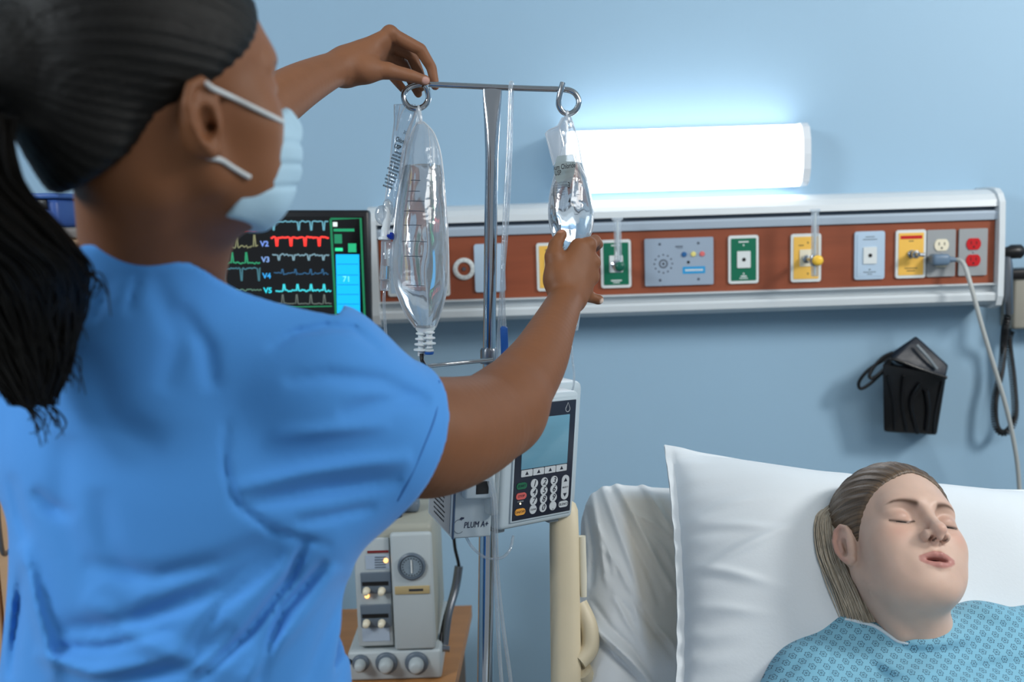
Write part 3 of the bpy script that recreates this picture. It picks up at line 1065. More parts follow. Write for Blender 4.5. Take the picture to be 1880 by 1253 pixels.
for k, (y, c) in enumerate([(417, (36, 168, 206)), (448, (104, 132, 200)), (477, (110, 140, 190)), (507, (40, 140, 200)), (534, (36, 190, 206))]):
    text('trace_label', 'V%d' % (k + 1), 14 * msc, frame_M(ml(483 + k * 1.2, y, 0.0018), mx, my, mz), glow('lab%d' % k, c), monitor, bold=0.0004)
gb = MB(frame_M(ml(0, 0), mx, my, mz))
m_gfr = glow('screen_green', (12, 104, 66), 0.8)
ribbon('panel_frame', [(607, 402), (662, 401), (666, 583), (613, 582), (607, 402)], 4.2, m_gfr, 0.0016)
m_cy = glow('screen_cyan', (0, 160, 220), 0.95)
cyb = obj('readout_block', mbox(615, 467, 658, 577, 0.0012, 0.002), m_cy, monitor)
for k, y in enumerate((485, 505, 523, 541, 559)):
    ribbon('readout_line', [(617, y), (656, y)], 1.4, glow('screen_blue', (0, 116, 190), 0.8), 0.0024)
text('readout_text', '71', 15 * msc, frame_M(ml(634, 513, 0.0026), mx, my, mz), glow('screen_pale', (110, 210, 250), 1), monitor)
for (x0, y0, x1, y1, c) in ((611, 408, 619, 416, (200, 210, 205)), (612, 420, 650, 425, (20, 130, 86)), (613, 430, 627, 447, (20, 110, 76)), (614, 455, 628, 461, (40, 200, 140)), (638, 447, 653, 463, (24, 150, 100))):
    obj('readout_mark', mbox(x0, y0, x1, y1, 0.0012, 0.002), glow('rd%d' % x0 + str(y0), c, 0.9), monitor)
obj('power_light', MB().sphere(ml(671, 596, 0.0), 0.0042, 12), glow('led_blue', (20, 90, 255), 3.0), monitor)
obj('stand', MB().box(ml(470, 494, -0.05), (0.1, 0.03, 0.1), 0.004).tube([ml(470, 494, -0.05), ml(462, 494, -0.2), ml(470, 494, -(YW - DM) + 0.01)], 0.02, 12), m_bezel, monitor)
obj('wall_plate', MB().box(ml(470, 494, -(YW - DM) + 0.012), (0.12, 0.02, 0.16), 0.003), m_bezel, monitor)

# ================================================================== THINGS AT THE FAR LEFT
c0 = W(60, 420, 2.2); c1 = W(139, 366, 2.2)
t = thing('storage_box', ((c0.x + c1.x) / 2, 2.2, c0.z), 'blue supply box on the tall wooden cabinet behind the ponytail', 'box')
obj('box_body', MB().box(((c0.x + c1.x) / 2, 2.2, (c0.z + c1.z) / 2), (c1.x - c0.x, 0.18, c1.z - c0.z), 0.01), mat('box_blue', (52, 84, 150), 0.4, noise=0.05), t)
obj('lid', MB().box(((c0.x + c1.x) / 2, 2.2, c1.z + 0.006), (c1.x - c0.x + 0.01, 0.19, 0.012), 0.004), mat('box_lid', (60, 96, 160), 0.4, noise=0.05), t)
obj('latch', MB().box((c1.x - 0.03, 2.105, c1.z - 0.012), (0.02, 0.01, 0.02), 0.002), m_black, t)
ccx = (c0.x + c1.x) / 2
cab = thing('supply_cabinet', (ccx - 0.1, 2.25, 0), 'tall pale wood supply cabinet standing behind the nurse', 'cabinet')
m_cab = mat('cabinet_wood', (196, 158, 122), 0.5, noise=0.05, nscale=4, stretch=(1, 1, 6))
ct = c0.z - 0.02
obj('carcass', MB().box((ccx - 0.1, 2.25, ct / 2), (0.62, 0.44, ct), 0.004), m_cab, cab)
obj('worktop', MB().box((ccx - 0.1, 2.25, ct + 0.008), (0.64, 0.46, 0.022), 0.004), mat('cabinet_top', (110, 104, 100), 0.4, noise=0.04), cab)
for s in (-1, 1):
    d = obj('door', MB().box((ccx - 0.1 + s * 0.153, 2.022, ct / 2), (0.298, 0.018, ct - 0.06), 0.003), m_cab, cab)
    obj('handle', MB().tube([(ccx - 0.1 + s * 0.03, 2.012, ct * .55), (ccx - 0.1 + s * 0.03, 1.985, ct * .55 + 0.01), (ccx - 0.1 + s * 0.03, 1.985, ct * .55 + 0.11), (ccx - 0.1 + s * 0.03, 2.012, ct * .55 + 0.12)], 0.005, 8), m_steel, d)

# ================================================================== SIDE TABLE AND MACHINE
ZT = 0.535
far = H(866, 1112, ZT); near = H(836, 1252, ZT)
ex = (far - near); ex.z = 0; exn = ex.normalized()
near2 = near - exn * 0.15
far2 = Vector((far.x, far.y, 0)); near2.z = 0
lx = -0.62
table = thing('side_table', (lx + 0.25, 2.0, 0), 'honey brown wooden side table carrying the cream machine', 'table')
m_tw = mat('table_wood', (176, 122, 72), 0.42, noise=0.08, nscale=5, stretch=(1, 8, 1))
m_tw2 = mat('table_wood_dark', (92, 72, 52), 0.5, noise=0.08, nscale=5)
outl = [(lx, near2.y), (near2.x, near2.y), (far2.x, far2.y), (lx, far2.y)]
fz = (Vector((0, 0, 0)), X3, Y3, Z3)
obj('table_top', MB().prism(outl, ZT - 0.028, ZT, fz), m_tw, table)
inn = [(lx + 0.02, near2.y + 0.02), (near2.x - 0.02, near2.y + 0.02), (far2.x - 0.02, far2.y - 0.02), (lx + 0.02, far2.y - 0.02)]
obj('cupboard', MB().prism(inn, 0.06, ZT - 0.028, fz), m_tw2, table)
for (x, y) in inn:
    obj('leg', MB().box((x + (0.02 if x < -0.3 else -0.02), y + (0.02 if y < 2 else -0.02), 0.03), (0.04, 0.04, 0.06)), m_tw2, table)

m_mach = mat('machine_cream', (176, 184, 186), 0.42, noise=0.02)
m_mach2 = mat('machine_side_beige', (158, 158, 146), 0.45, noise=0.02)
m_mgrey = mat('machine_panel_grey', (92, 104, 116), 0.4, noise=0.03)
m_mlab = mat('machine_label_pale', (166, 180, 196), 0.45, noise=0.02)
YM = H(720, 1246, ZT).y
mach = thing('ventilator_machine', W(715, 1246, YM), 'cream medical machine with round gauge, knobs and orange lamps on wooden table', 'medical machine')


def kx(px, y=YM, py=1100): return W(px, py, y).x
def kz(py, px=720, y=YM): return W(px, py, y).z


def fbox(px0, py0, px1, py1, f0, f1, bev=0.0, Y=YM):
    """box standing on the machine's front; f0..f1 how far it stands out toward the room"""
    x0 = W(px0, (py0 + py1) / 2, Y).x; x1 = W(px1, (py0 + py1) / 2, Y).x
    z0 = W((px0 + px1) / 2, py1, Y).z; z1 = W((px0 + px1) / 2, py0, Y).z
    return MB().box(((x0 + x1) / 2, Y - (f0 + f1) / 2, (z0 + z1) / 2), (x1 - x0, f1 - f0, z1 - z0), bev)


def fpt(px, py, f=0.0, Y=YM):
    p = W(px, py, Y); return Vector((p.x, Y - f, p.z))


zb = ZT + 0.0005
bb_ = MB(); x0, x1 = kx(634), kx(806)
bb_.box(((x0 + x1) / 2, YM + 0.12, (zb + kz(1192)) / 2), (x1 - x0, 0.26, kz(1192) - zb), 0.006)
obj('base_unit', bb_, m_mach, mach)
bb_ = MB(); x0, x1 = kx(652), kx(798)
bb_.box(((x0 + x1) / 2, YM + 0.125, (kz(966) + kz(1192)) / 2), (x1 - x0, 0.24, kz(966) - kz(1192)), 0.01)
obj('housing', bb_, m_mach2, mach)
obj('front_panel', fbox(721, 976, 797, 1190, -0.004, 0.012, 0.006), m_mach, mach)
obj('left_panel', fbox(654, 988, 719, 1186, -0.004, 0.004, 0.003), m_mach, mach)
g = obj('gauge', MB().lathe(fpt(757, 1036, 0.012), -Y3, [(0.0275, 0), (0.0275, 0.005), (0.024, 0.007), (0.0225, 0.004)], 36), m_mgrey, mach)
obj('gauge_face', MB().lathe(fpt(757, 1036, 0.0165), -Y3, [(0.0205, 0), (0.0205, 0.001)], 32), mat('gauge_face', (126, 140, 150), 0.4, noise=0.06, nscale=200), g)
obj('needle', MB().box(fpt(757, 1035, 0.019), (0.0022, 0.002, 0.026)), m_white, g)
mk = MB()
for k in range(20):
    a = 2 * PI * k / 20
    mk.box(fpt(757, 1036, 0.018) + X3 * 0.0175 * math.cos(a) + Z3 * 0.0175 * math.sin(a), (0.002, 0.001, 0.002))
obj('dial_marks', mk, m_ink, g)
nl = obj('name_strip', fbox(726, 1072, 790, 1087, 0.012, 0.014, 0.001), mat('strip_gold', (178, 158, 116), 0.4, noise=0.05), mach)
obj('strip_print', fbox(752, 1077, 778, 1081, 0.0142, 0.0148), m_ink, nl)
obj('red_bar', fbox(675, 1010, 714, 1014, 0.004, 0.006), mat('bar_red', (120, 34, 34), 0.5, noise=0.03), mach)
lab = obj('alarm_label', fbox(672, 1018, 715, 1044, 0.004, 0.0052), m_mlab, mach)
gb_ = MB()
for k in range(5):
    gb_.box(fpt(699, 1022 + k * 4.6, 0.0056), (0.022, 0.0008, 0.0022))
obj('print_lines', gb_, m_mgrey, lab)
m_or = glow('lamp_orange', (255, 178, 100), 3.0)
obj('lamp', MB().lathe(fpt(709, 1028, 0.005), -Y3, [(0.0045, 0), (0.0045, 0.002), (0.002, 0.004)], 14), m_or, mach, label='glowing orange lamp')
obj('lamp', MB().lathe(fpt(674.5, 1093.5, 0.004), -Y3, [(0.0045, 0), (0.0045, 0.002), (0.002, 0.004)], 14), m_or, mach, label='glowing orange lamp')
for (y0, y1) in ((1049, 1088), (1108, 1150)):
    md = obj('module', fbox(663, y0, 719, y1, 0.004, 0.008, 0.002), m_mgrey, mach)
    obj('display_slot', fbox(666, y0 + 17, 714, y0 + 24, 0.008, 0.009), m_black, md)
    for px in (674, 702):
        obj('knob', MB().lathe(fpt(px, y0 + 33, 0.008), -Y3, [(0.0075, 0), (0.0072, 0.004), (0.0062, 0.014), (0.004, 0.016)], 20), m_ivory, md)
obj('lower_label', fbox(666, 1152, 716, 1176, 0.004, 0.0052), m_mlab, mach)
for px, r in ((664, 0.014), (711, 0.018), (766, 0.019)):
    kb = obj('socket_ring', MB().lathe(fpt(px, 1213, 0.012), -Y3, [(r * 1.25, 0), (r * 1.2, 0.004), (r, 0.006)], 28), m_mgrey, mach)
    obj('knob', MB().lathe(fpt(px, 1213, 0.018), -Y3, [(r * 0.8, 0), (r * 0.78, 0.010), (r * 0.62, 0.020), (r * 0.4, 0.022)], 24), m_mach, kb)
obj('port', MB().lathe(fpt(643, 1210, 0.012), -Y3, [(0.005, 0), (0.005, 0.003), (0.003, 0.003)], 14), m_black, mach)
tp = MB()
tp.box((kx(745), YM + 0.1, kz(966) + 0.012), (0.05, 0.04, 0.022), 0.005)
obj('top_fitting', tp, m_mgrey, mach)
tp = MB(); tp.cyl((kx(728), YM + 0.06, kz(966)), (kx(728), YM + 0.06, kz(966) + 0.03), 0.012, 0.009, 16)
obj('top_knob', tp, m_black, mach)
br = MB()
br.tube([fpt(838, 1072, -0.1), fpt(832, 1110, -0.09), fpt(820, 1150, -0.06), fpt(814, 1200, -0.04)], [0.009, 0.009, 0.008, 0.008], 10)
br.cyl(fpt(806, 1203, -0.03), fpt(824, 1204, -0.03), 0.006)
obj('side_bracket', br, m_steel, mach)
obj('side_hose', MB().tube([fpt(828, 1015, -0.1), fpt(831, 1040, -0.1), fpt(838, 1072, -0.1), fpt(836, 1098, -0.1), fpt(818, 1140, -0.07), fpt(808, 1180, -0.045), fpt(807, 1206, -0.02)], 0.0035, 8), m_black, mach)

# ================================================================== INFUSION STAND
A = P(904, 168, 1.47); B = W(892, 1150, A.y)
up = (A - B).normalized(); foot = A - up * ((A.z - 0.05) / up.z)
rt = X3 - up * X3.dot(up); rt.normalize(); bk = up.cross(rt).normalized()   # bk points away from the camera
DS = 1.47


def S(px, py, d=DS): return P(px, py, d)


stand = thing('drip_stand', (foot.x, foot.y, 0), 'chrome drip stand with looped hooks carrying the fluid bags and the pump', 'drip stand')
pol = MB()
secs = []
for (py, hw, hd) in ((163, 17.5, 3.5), (170, 17.5, 3.5), (185, 17, 4.5), (210, 15.5, 7), (240, 13.8, 9.5), (275, 12.4, 11.6), (300, 12, 12), (360, 12, 12), (500, 12, 12), (640, 12, 12), (900, 12, 12)):
    c = B + up * ((S(904, py).z - B.z) / up.z)
    secs.append((c, rt * (hw * DS / FPX), bk * (hd * DS / FPX)))
pol.loft(secs, 28)
obj('pole', pol, m_chrome, stand)
zc_ = S(900, 560).z
pb = B + up * ((S(892, 985).z - B.z) / up.z)
obj('outer_pole', MB().lathe(foot, up, [(0.0128, 0), (0.0128, (pb - foot).length), (0.0105, (pb - foot).length + 0.004)], 28), m_chrome, stand)
hk = MB()
wr = 0.0043
hk.tube([S(1020, 164.0), S(965, 162.3), S(905, 160), S(850, 157.6), S(800, 155.4), S(782, 154.6), S(766, 155.5), S(751, 160.5), S(742, 171), S(742, 184), S(750, 195.5), S(763, 200), S(777, 196), S(785.5, 185),
         S(786, 172, DS - 0.003), S(782, 161, DS - 0.007), S(778, 156, DS - 0.010)], wr, 14, 8)
obj('hook_bar', hk, m_chrome, stand)
hk = MB()
hk.tube([S(1010, 163.5), S(1030, 164.3), S(1044, 165.5), S(1055, 171), S(1062, 182), S(1062, 193), S(1055, 204), S(1044, 209.5), S(1033, 205, DS - 0.002), S(1026, 193, DS - 0.005), S(1026.5, 180, DS - 0.008),
         S(1030, 165, DS - 0.010), S(1033.5, 152, DS - 0.010)], wr, 14, 8)
obj('hook', hk, m_chrome, stand)
lr = MB()
lr.tube([S(905, 661, 1.455), S(860, 665, 1.45), S(820, 669, 1.44), S(786, 673, 1.435)], 0.0032, 12, 4)
obj('lower_arm', lr, m_chrome, stand)
lr = MB(); cc = B + up * ((S(892, 662).z - B.z) / up.z)
lr.lathe(cc - up * 0.012, up, [(0.0135, 0), (0.0135, 0.02), (0.0118, 0.024)], 24)
obj('collar', lr, m_steel, stand)
bs = MB()
for k in range(5):
    a = 2 * PI * k / 5 + 0.3
    e = Vector((foot.x + 0.3 * math.cos(a), foot.y + 0.3 * math.sin(a), 0.07))
    bs.tube([Vector((foot.x, foot.y, 0.11)), (Vector((foot.x, foot.y, 0.1)) + e) / 2, e], [0.016, 0.014, 0.01], 10, 4)
bs.lathe(Vector((foot.x, foot.y, 0.06)), Z3, [(0.03, 0), (0.032, 0.02), (0.03, 0.08), (0.018, 0.1)], 20)
obj('star_base', bs, m_steel, stand)
for k in range(5):
    a = 2 * PI * k / 5 + 0.3
    e = Vector((foot.x + 0.3 * math.cos(a), foot.y + 0.3 * math.sin(a), 0.035))
    obj('wheel', MB().lathe(e - Y3 * 0.01, Y3, [(0.03, 0), (0.035, 0.005), (0.035, 0.015), (0.03, 0.02)], 20), m_black, stand)

# ------------------------------------------------------------------ bags
m_film = film_mat('bag_film', (236, 242, 246), 0.10, 0.10)
m_milky = film_mat('bag_milky', (236, 240, 244), 0.42, 0.2)
m_seam = film_mat('bag_seam', (240, 244, 248), 0.7, 0.2)
m_port = mat('port_plastic', (222, 230, 234), 0.3, noise=0.02, sss=0.1)
m_tubec = film_mat('clear_tubing', (232, 238, 242), 0.16, 0.08)
m_bluep = mat('blue_clip', (38, 96, 178), 0.35, noise=0.03)
m_fluid = mat('saline', (246, 250, 253), 0.0, trans=1.0, ior=1.33, noise=0.004)
NB = Vector((0, -1, 0))
cright = (CR @ Vector((1, 0, 0))).normalized(); cfwd = (CR @ Vector((0, 0, -1))).normalized(); cup = (CR @ Vector((0, 1, 0))).normalized()


def bag_secs(prof, d, off=0.0, n=44, wob=0.0, seed=0, yaw=0.0):
    """prof rows: (py, xleft, xright, half thickness in metres). lens shaped sections with sealed edges"""
    r = random.Random(seed)
    vs = []; rows = []
    # resample smoothly
    fine = []
    for i in range(len(prof) - 1):
        g = lambda k: prof[max(0, min(len(prof) - 1, k))]
        p0, p1, p2, p3 = g(i - 1), g(i), g(i + 1), g(i + 2)
        for k in range(6):
            t = k / 6
            fine.append(tuple(0.5 * ((2 * b1) + (c1 - a1) * t + (2 * a1 - 5 * b1 + 4 * c1 - d1) * t * t + (3 * b1 - a1 - 3 * c1 + d1) * t ** 3) for a1, b1, c1, d1 in zip(p0, p1, p2, p3)))
    fine.append(prof[-1])
    cy, sy = math.cos(yaw), math.sin(yaw)
    for (py, xl, xr, th) in fine:
        c = P((xl + xr) / 2, py, d); hw = (xr - xl) / 2 * d / FPX - off; th = max(0.0006, th - off)
        ax = cright * cy + cfwd * sy; ay = cfwd * cy - cright * sy
        row = []
        for k in range(n):
            a = 2 * PI * k / n; s_, c_ = math.sin(a), math.cos(a)
            rr = math.copysign(abs(s_) ** 1.25, s_)
            w_ = 1 + wob * math.sin(k * 1.7 + py * 0.05) * abs(s_) + wob * 0.6 * math.sin(3.1 * k - py * 0.11)
            row.append(c + ax * (hw * c_) + ay * (th * rr * w_))
        rows.append(row)
    return rows


def rows_mb(rows, mb=None):
    mb = mb or MB(); n = len(rows[0]); vs = [p for r in rows for p in r]; fs = []
    for i in range(len(rows) - 1):
        for k in range(n):
            k2 = (k + 1) % n
            fs.append((i * n + k, i * n + k2, (i + 1) * n + k2, (i + 1) * n + k))
    fs.append(tuple(reversed(range(n)))); fs.append(tuple((len(rows) - 1) * n + k for k in range(n)))
    mb._add(vs, fs)
    return mb


def seam(rows, side, r=0.0009):
    n = len(rows[0]); k = 0 if side > 0 else n // 2
    return MB().tube([rw[k] for rw in rows[::3]], r, 6, 2)


# large bag, left hook
DB = 1.462
prof1 = [(224, 768, 777, 0.002), (232, 762, 786, 0.005), (246, 755, 797, 0.010), (275, 746, 807, 0.016), (305, 742, 812, 0.021), (350, 733, 816, 0.029), (410, 725, 821, 0.035), (470, 721, 823, 0.038),
         (520, 724, 822, 0.036), (550, 733, 816, 0.031), (575, 744, 809, 0.024), (592, 755, 803, 0.017), (602, 762, 799, 0.013)]
bag = thing('fluid_bag', P(785, 660, DB), 'large full clear fluid bag hanging from the left hook', 'fluid bag', 'fluid bags on the drip stand')
rows = bag_secs(prof1, DB, 0, wob=0.02)
obj('bag_skin', rows_mb(rows), film_mat('bag_film_cloudy', (236, 242, 246), 0.22, 0.12), bag)
obj('side_seam', seam(rows, 1, 0.0016), m_seam, bag)
obj('side_seam', seam(rows, -1, 0.0014), m_seam, bag)
pf = [p for p in prof1 if p[0] >= 305]
obj('fluid', rows_mb(bag_secs(pf, DB, 0.0012, wob=0.02)), m_fluid, bag)
# hanging tab round the ring
obj('hanger_tab', MB().grid(lambda u, v: P(765 + 10 * u + (v - .5) * 4, 198 + 30 * v, DB - 0.006 + 0.004 * u + 0.002 * math.sin(v * 3)), 6, 8).tube([P(772, 226, DB), P(769, 205, DB - 0.006), P(768, 194, DB - 0.004), P(771, 205, DB + 0.005), P(773, 226, DB)], 0.0014, 8, 4), m_milky, bag)
# inner fold line
obj('fold_line', MB().tube([P(786, 232, DB - 0.010), P(789, 262, DB - 0.018), P(791, 304, DB - 0.024)], 0.0006, 6, 4), m_milky, bag)
gr = MB()


def front(prof, py, fx_, d):
    for i in range(len(prof) - 1):
        if prof[i][0] <= py <= prof[i + 1][0]:
            t = (py - prof[i][0]) / (prof[i + 1][0] - prof[i][0]); q = [a * (1 - t) + b_ * t for a, b_ in zip(prof[i], prof[i + 1])]
            c = P((q[1] + q[2]) / 2, py, d); hw = (q[2] - q[1]) / 2 * d / FPX
            s_ = math.sqrt(max(0, 1 - fx_ * fx_))
            return c + cright * (hw * fx_) - cfwd * (q[3] * s_ ** 1.25 + 0.0006)
    return P(0, py, d)


m_grad = mat('print_grey', (84, 98, 112), 0.5, noise=0.02)
for k, (py, f0, f1) in enumerate([(336, -.45, .0), (356, -.5, .0), (374, -.5, .2), (392, -.6, .2), (418, -.55, .1), (447, -.6, .3), (474, -.5, .15), (526, -.5, .2)]):
    gm = MB().tube([front(prof1, py + (x - f0) * 2, x, DB) for x in np.linspace(f0, f1, 9)], 0.0005, 5, 1)
    obj('level_mark', gm, m_grad, bag)
# ports
pr = MB()
pr.loft([(P(781, 598, DB), cright * .0155, cfwd * .012), (P(781, 606, DB), cright * .014, cfwd * .009), (P(780, 612, DB), cright * .009, cfwd * .007)], 20)
prt = [(0.0052, 0)]
for k in range(4):
    prt += [(0.0052, 0.005 + k * 0.008), (0.0085 + 0.001 * k, 0.006 + k * 0.008), (0.0085 + 0.001 * k, 0.008 + k * 0.008), (0.0052, 0.009 + k * 0.008)]
prt += [(0.0056, 0.040)]
pr.lathe(P(774, 604, DB), -up, prt, 18)
prt2 = [(r_ * 0.95, h_) for r_, h_ in prt[:-4]] + [(0.0056, 0.030)]
pr.lathe(P(788, 602, DB - 0.003), -up, prt2, 18)
obj('ports', pr, m_port, bag)
obj('port_cap', MB().lathe(P(788, 642, DB - 0.003), -up, [(0.0066, 0), (0.0068, 0.002), (0.006, 0.003)], 18), m_port, bag)
obj('port_cap', MB().lathe(P(788, 646, DB - 0.003), -up, [(0.0066, 0), (0.0070, 0.002), (0.0060, 0.004)], 18), m_bluep, bag, label='blue port cap')
obj('spike', MB().tube([P(774, 650, DB), P(775, 662, DB - .002), P(780, 672, DB - .01)], 0.003, 8), m_black, bag)

# narrow bag seen from its edge, with writing and drip chamber
prof2 = [(192, 724, 762, 0.003), (205, 724, 766, 0.004), (225, 724, 764, 0.006), (260, 720, 756, 0.008), (300, 716, 748, 0.010), (340, 711, 742, 0.010), (370, 707, 734, 0.008), (392, 704, 724, 0.006), (408, 703, 719, 0.005)]
bag2 = thing('fluid_bag', P(712, 410, 1.475), 'crumpled clear bag with dense black writing beside the large fluid bag', 'fluid bag', 'fluid bags on the drip stand')
D2 = 1.478
rows2 = bag_secs(prof2, D2, 0, wob=0.10)
obj('bag_skin', rows_mb(rows2), m_film, bag2)
obj('side_seam', seam(rows2, 1, 0.0009), m_milky, bag2)
obj('side_seam', seam(rows2, -1, 0.0011), m_milky, bag2)
cr_ = MB()
cr_.tube([P(768, 196, D2 - 0.01), P(752, 240, D2 - 0.014), P(742, 300, D2 - 0.016), P(730, 360, D2 - 0.012), P(722, 400, D2 - 0.008)], 0.0016, 6)
obj('crease', cr_, m_milky, bag2)
cr_ = MB()
cr_.tube([P(735, 192, D2 - 0.01), P(731, 215, D2 - 0.008), P(728, 240, D2 - 0.01), P(736, 210, D2 - 0.011), P(745, 195, D2 - 0.011)], 0.0009, 6)
obj('crease', cr_, m_milky, bag2)
cr_ = MB()
cr_.tube([P(764, 197, D2 - 0.006), P(760, 215, D2 - 0.012), P(748, 245, D2 - 0.016), P(738, 290, D2 - 0.017), P(734, 330, D2 - 0.016)], 0.0022, 6)
obj('crease', cr_, m_milky, bag2)
ax2 = (P(738, 260, D2) - P(734, 262, D2)).normalized()
e1 = (P(741, 266, D2) - P(731, 262, D2)).normalized(); e2 = (P(740, 230, D2) - P(722, 300, D2)); e2 = (e2 - e1 * e2.dot(e1)).normalized(); e3 = e1.cross(e2).normalized()
if e3.dot(cfwd) > 0: e3 = -e3; e1 = -e1
if e1.dot(cright) < 0: e1 = -e1; e2 = -e2 if e1.cross(e2).dot(cfwd) > 0 else e2
e3 = e1.cross(e2)
m_bk = mat('print_black', (34, 38, 44), 0.6, noise=0.02)
text('lettering', 'Chloride', 0.0098, frame_M(P(737, 259, D2 - 0.0125), e1, e2, -cfwd), m_bk, bag2, bold=0.0002, sx=0.5)
text('lettering', 'USP', 0.0085, frame_M(P(730, 270, D2 - 0.0125), e1, e2, -cfwd), m_bk, bag2, bold=0.0003, sx=0.7)
text('lettering', '205', 0.007, frame_M(P(745, 244, D2 - 0.0115), e1, e2, -cfwd), m_bk, bag2, sx=0.7)
rr_ = random.Random(5)
for k in range(11):
    py = 281 + k * 6.2; cxp = 733 - k * 2.0
    wd = 0.015 - 0.0004 * k
    s_ = ''.join(rr_.choice('aeimnorstu lc') for _ in range(9))
    text('lettering', s_, 0.0056, frame_M(P(cxp - 1, py, D2 - 0.0125), e1, e2, -cfwd), m_bk, bag2, sx=0.72, bold=0.00012)
chm = thing('drip_chamber', P(706, 536, 1.46), 'clear drip chamber with blue valve and tube, hanging below the crumpled bag', 'drip chamber')
DC = 1.462
ud = (P(712, 400, DC) - P(706, 520, DC)).normalized()
obj('neck', MB().lathe(P(706.5, 441, DC), ud, [(0.0098, 0), (0.0098, 0.0035), (0.0065, 0.005), (0.006, 0.018), (0.005, 0.019), (0.0045, 0.036)], 22), m_port, chm)
obj('chamber', MB().lathe(P(707, 515, DC), ud, [(0.0080, 0), (0.0086, 0.003), (0.0080, 0.030), (0.0088, 0.057)], 24), m_clear, chm)
obj('fluid', MB().lathe(P(707, 514, DC), ud, [(0.0066, 0.001), (0.0066, 0.020)], 20), m_fluid, chm)
obj('drip_tube', MB().cyl(P(707.5, 476, DC), P(707.5, 444, DC), 0.0014), m_port, chm)
obj('outlet', MB().lathe(P(706, 534, DC), ud, [(0.0066, 0), (0.0072, 0.004), (0.0074, 0.0145)], 22), m_clear, chm)
vl = MB(); vc = P(718, 434, DC - 0.009)
vl.lathe(P(712, 434, DC - 0.006), (cright - cfwd * 0.3).normalized(), [(0.003, 0), (0.003, 0.004), (0.0056, 0.0045), (0.0056, 0.008), (0.003, 0.009)], 6)
obj('valve', vl, mat('deep_blue_plastic', (18, 52, 160), 0.3, noise=0.03), chm)
vs_ = MB(); vs_.sphere(P(702, 395, DC), 0.0105, 14, (1.1, 0.6, 1.4)); vs_.sphere(P(712, 382, DC), 0.009, 14, (0.9, 0.5, 1.5))
obj('shroud', vs_, m_clear, chm)
vs_ = MB(); vs_.tube([P(711, 370, DC), P(711, 400, DC), P(709, 424, DC)], [0.004, 0.0055, 0.005], 12)
obj('spike', vs_, m_port, chm)
obj('tubing', MB().tube([P(706, 530, DC), P(705, 560, DC), P(708, 610, DC), P(712, 660, DC), P(716, 720, DC), P(730, 790, DC - .01), P(760, 850, DC - .02), P(800, 876, DC - .03)], 0.0022, 10), m_tubec, chm)

# bag held on the right
prof3 = [(214, 1037, 1048, 0.002), (222, 1032, 1051, 0.003), (236, 1026, 1056, 0.004), (252, 1028, 1062, 0.006), (275, 1029, 1066, 0.010), (300, 1022, 1071, 0.016), (330, 1014, 1080, 0.022), (360, 1007, 1088, 0.026), (390, 1004, 1093, 0.028),
         (418, 1007, 1091, 0.027), (438, 1014, 1084, 0.024), (452, 1024, 1076, 0.019), (464, 1036, 1068, 0.012), (472, 1046, 1060, 0.006)]
D3 = 1.468
bag3 = thing('fluid_bag', P(1050, 478, D3), 'clear fluid bag squeezed by the nurse below the right hook', 'fluid bag', 'fluid bags on the drip stand')
rows3 = bag_secs(prof3, D3, 0, wob=0.04, yaw=0.35)
obj('bag_skin', rows_mb(rows3), m_film, bag3)
obj('side_seam', seam(rows3, 1, 0.0011), m_milky, bag3)
obj('side_seam', seam(rows3, -1, 0.0011), m_milky, bag3)
pf3 = [p for p in prof3 if p[0] >= 300]
obj('fluid', rows_mb(bag_secs(pf3, D3, 0.0014, wob=0.04, yaw=0.35)), m_fluid, bag3)
obj('hanger_tab', MB().tube([P(1043, 226, D3), P(1041, 214, D3 - 0.007), P(1042, 204, D3 - 0.006), P(1043, 214, D3 + 0.008), P(1045, 226, D3)], 0.0016, 8, 4), m_milky, bag3)
flap = MB().prism([(1003, 246), (1010, 239), (1026, 231), (1034, 216), (1042, 216), (1044, 262), (1030, 284), (1018, 306)], -0.0006, 0.0006,
                  (P(0, 0, D3 + 0.004), cright * (D3 / FPX), -cup * (D3 / FPX), cfwd))
obj('top_flap', flap, m_milky, bag3)
obj('flap_edge', MB().tube([P(1035, 216, D3), P(1027, 231, D3), P(1010, 238.5, D3), P(1003, 246, D3), P(1010, 275, D3), P(1018, 304, D3)], 0.0008, 6), m_milky, bag3)
obj('hanger_ring', MB().tube([P(1046 + 6 * math.cos(a), 228 + 6 * math.sin(a), D3 - 0.004) for a in np.linspace(0, 2 * PI, 13)[:-1]], 0.0014, 8, 3, closed=True), m_milky, bag3)
obj('edge_strap', MB().tube([P(1040, 222, D3 - .008), P(1043, 245, D3 - .010), P(1050, 268, D3 - .012), P(1055, 280, D3 - .014), P(1062, 300, D3 - .018), P(1079, 332, D3 - .014)], 0.0018, 8), m_milky, bag3)
lab3 = MB()
lpts = [(1023, 287), (1052, 283), (1057, 300), (1054, 318), (1047, 344), (1030, 342), (1022, 334), (1017, 316), (1019, 300)]
lab3.prism(lpts, -0.0004, 0.0004, (P(0, 0, D3 - 0.0215), cright * ((D3 - 0.0215) / FPX), -cup * ((D3 - 0.0215) / FPX), cfwd))
obj('label_film', lab3, film_mat('label_film', (186, 200, 198), 0.55, 0.2), bag3)
c10 = math.radians(8)
t1 = (cright * math.cos(c10) + cup * math.sin(c10)); t2 = (cup * math.cos(c10) - cright * math.sin(c10))
for (s_, px, py, sz) in (('ium Chloride', 1036, 306, 0.0105), ('USP', 1024, 318, 0.0100), ('3', 1044, 341, 0.0125), ('4', 1045, 370, 0.0125)):
    text('lettering', s_, sz, frame_M(P(px, py, D3 - 0.033), t1, t2, -cfwd), m_bk, bag3, shear=0.2, bold=0.0002, sx=0.56)
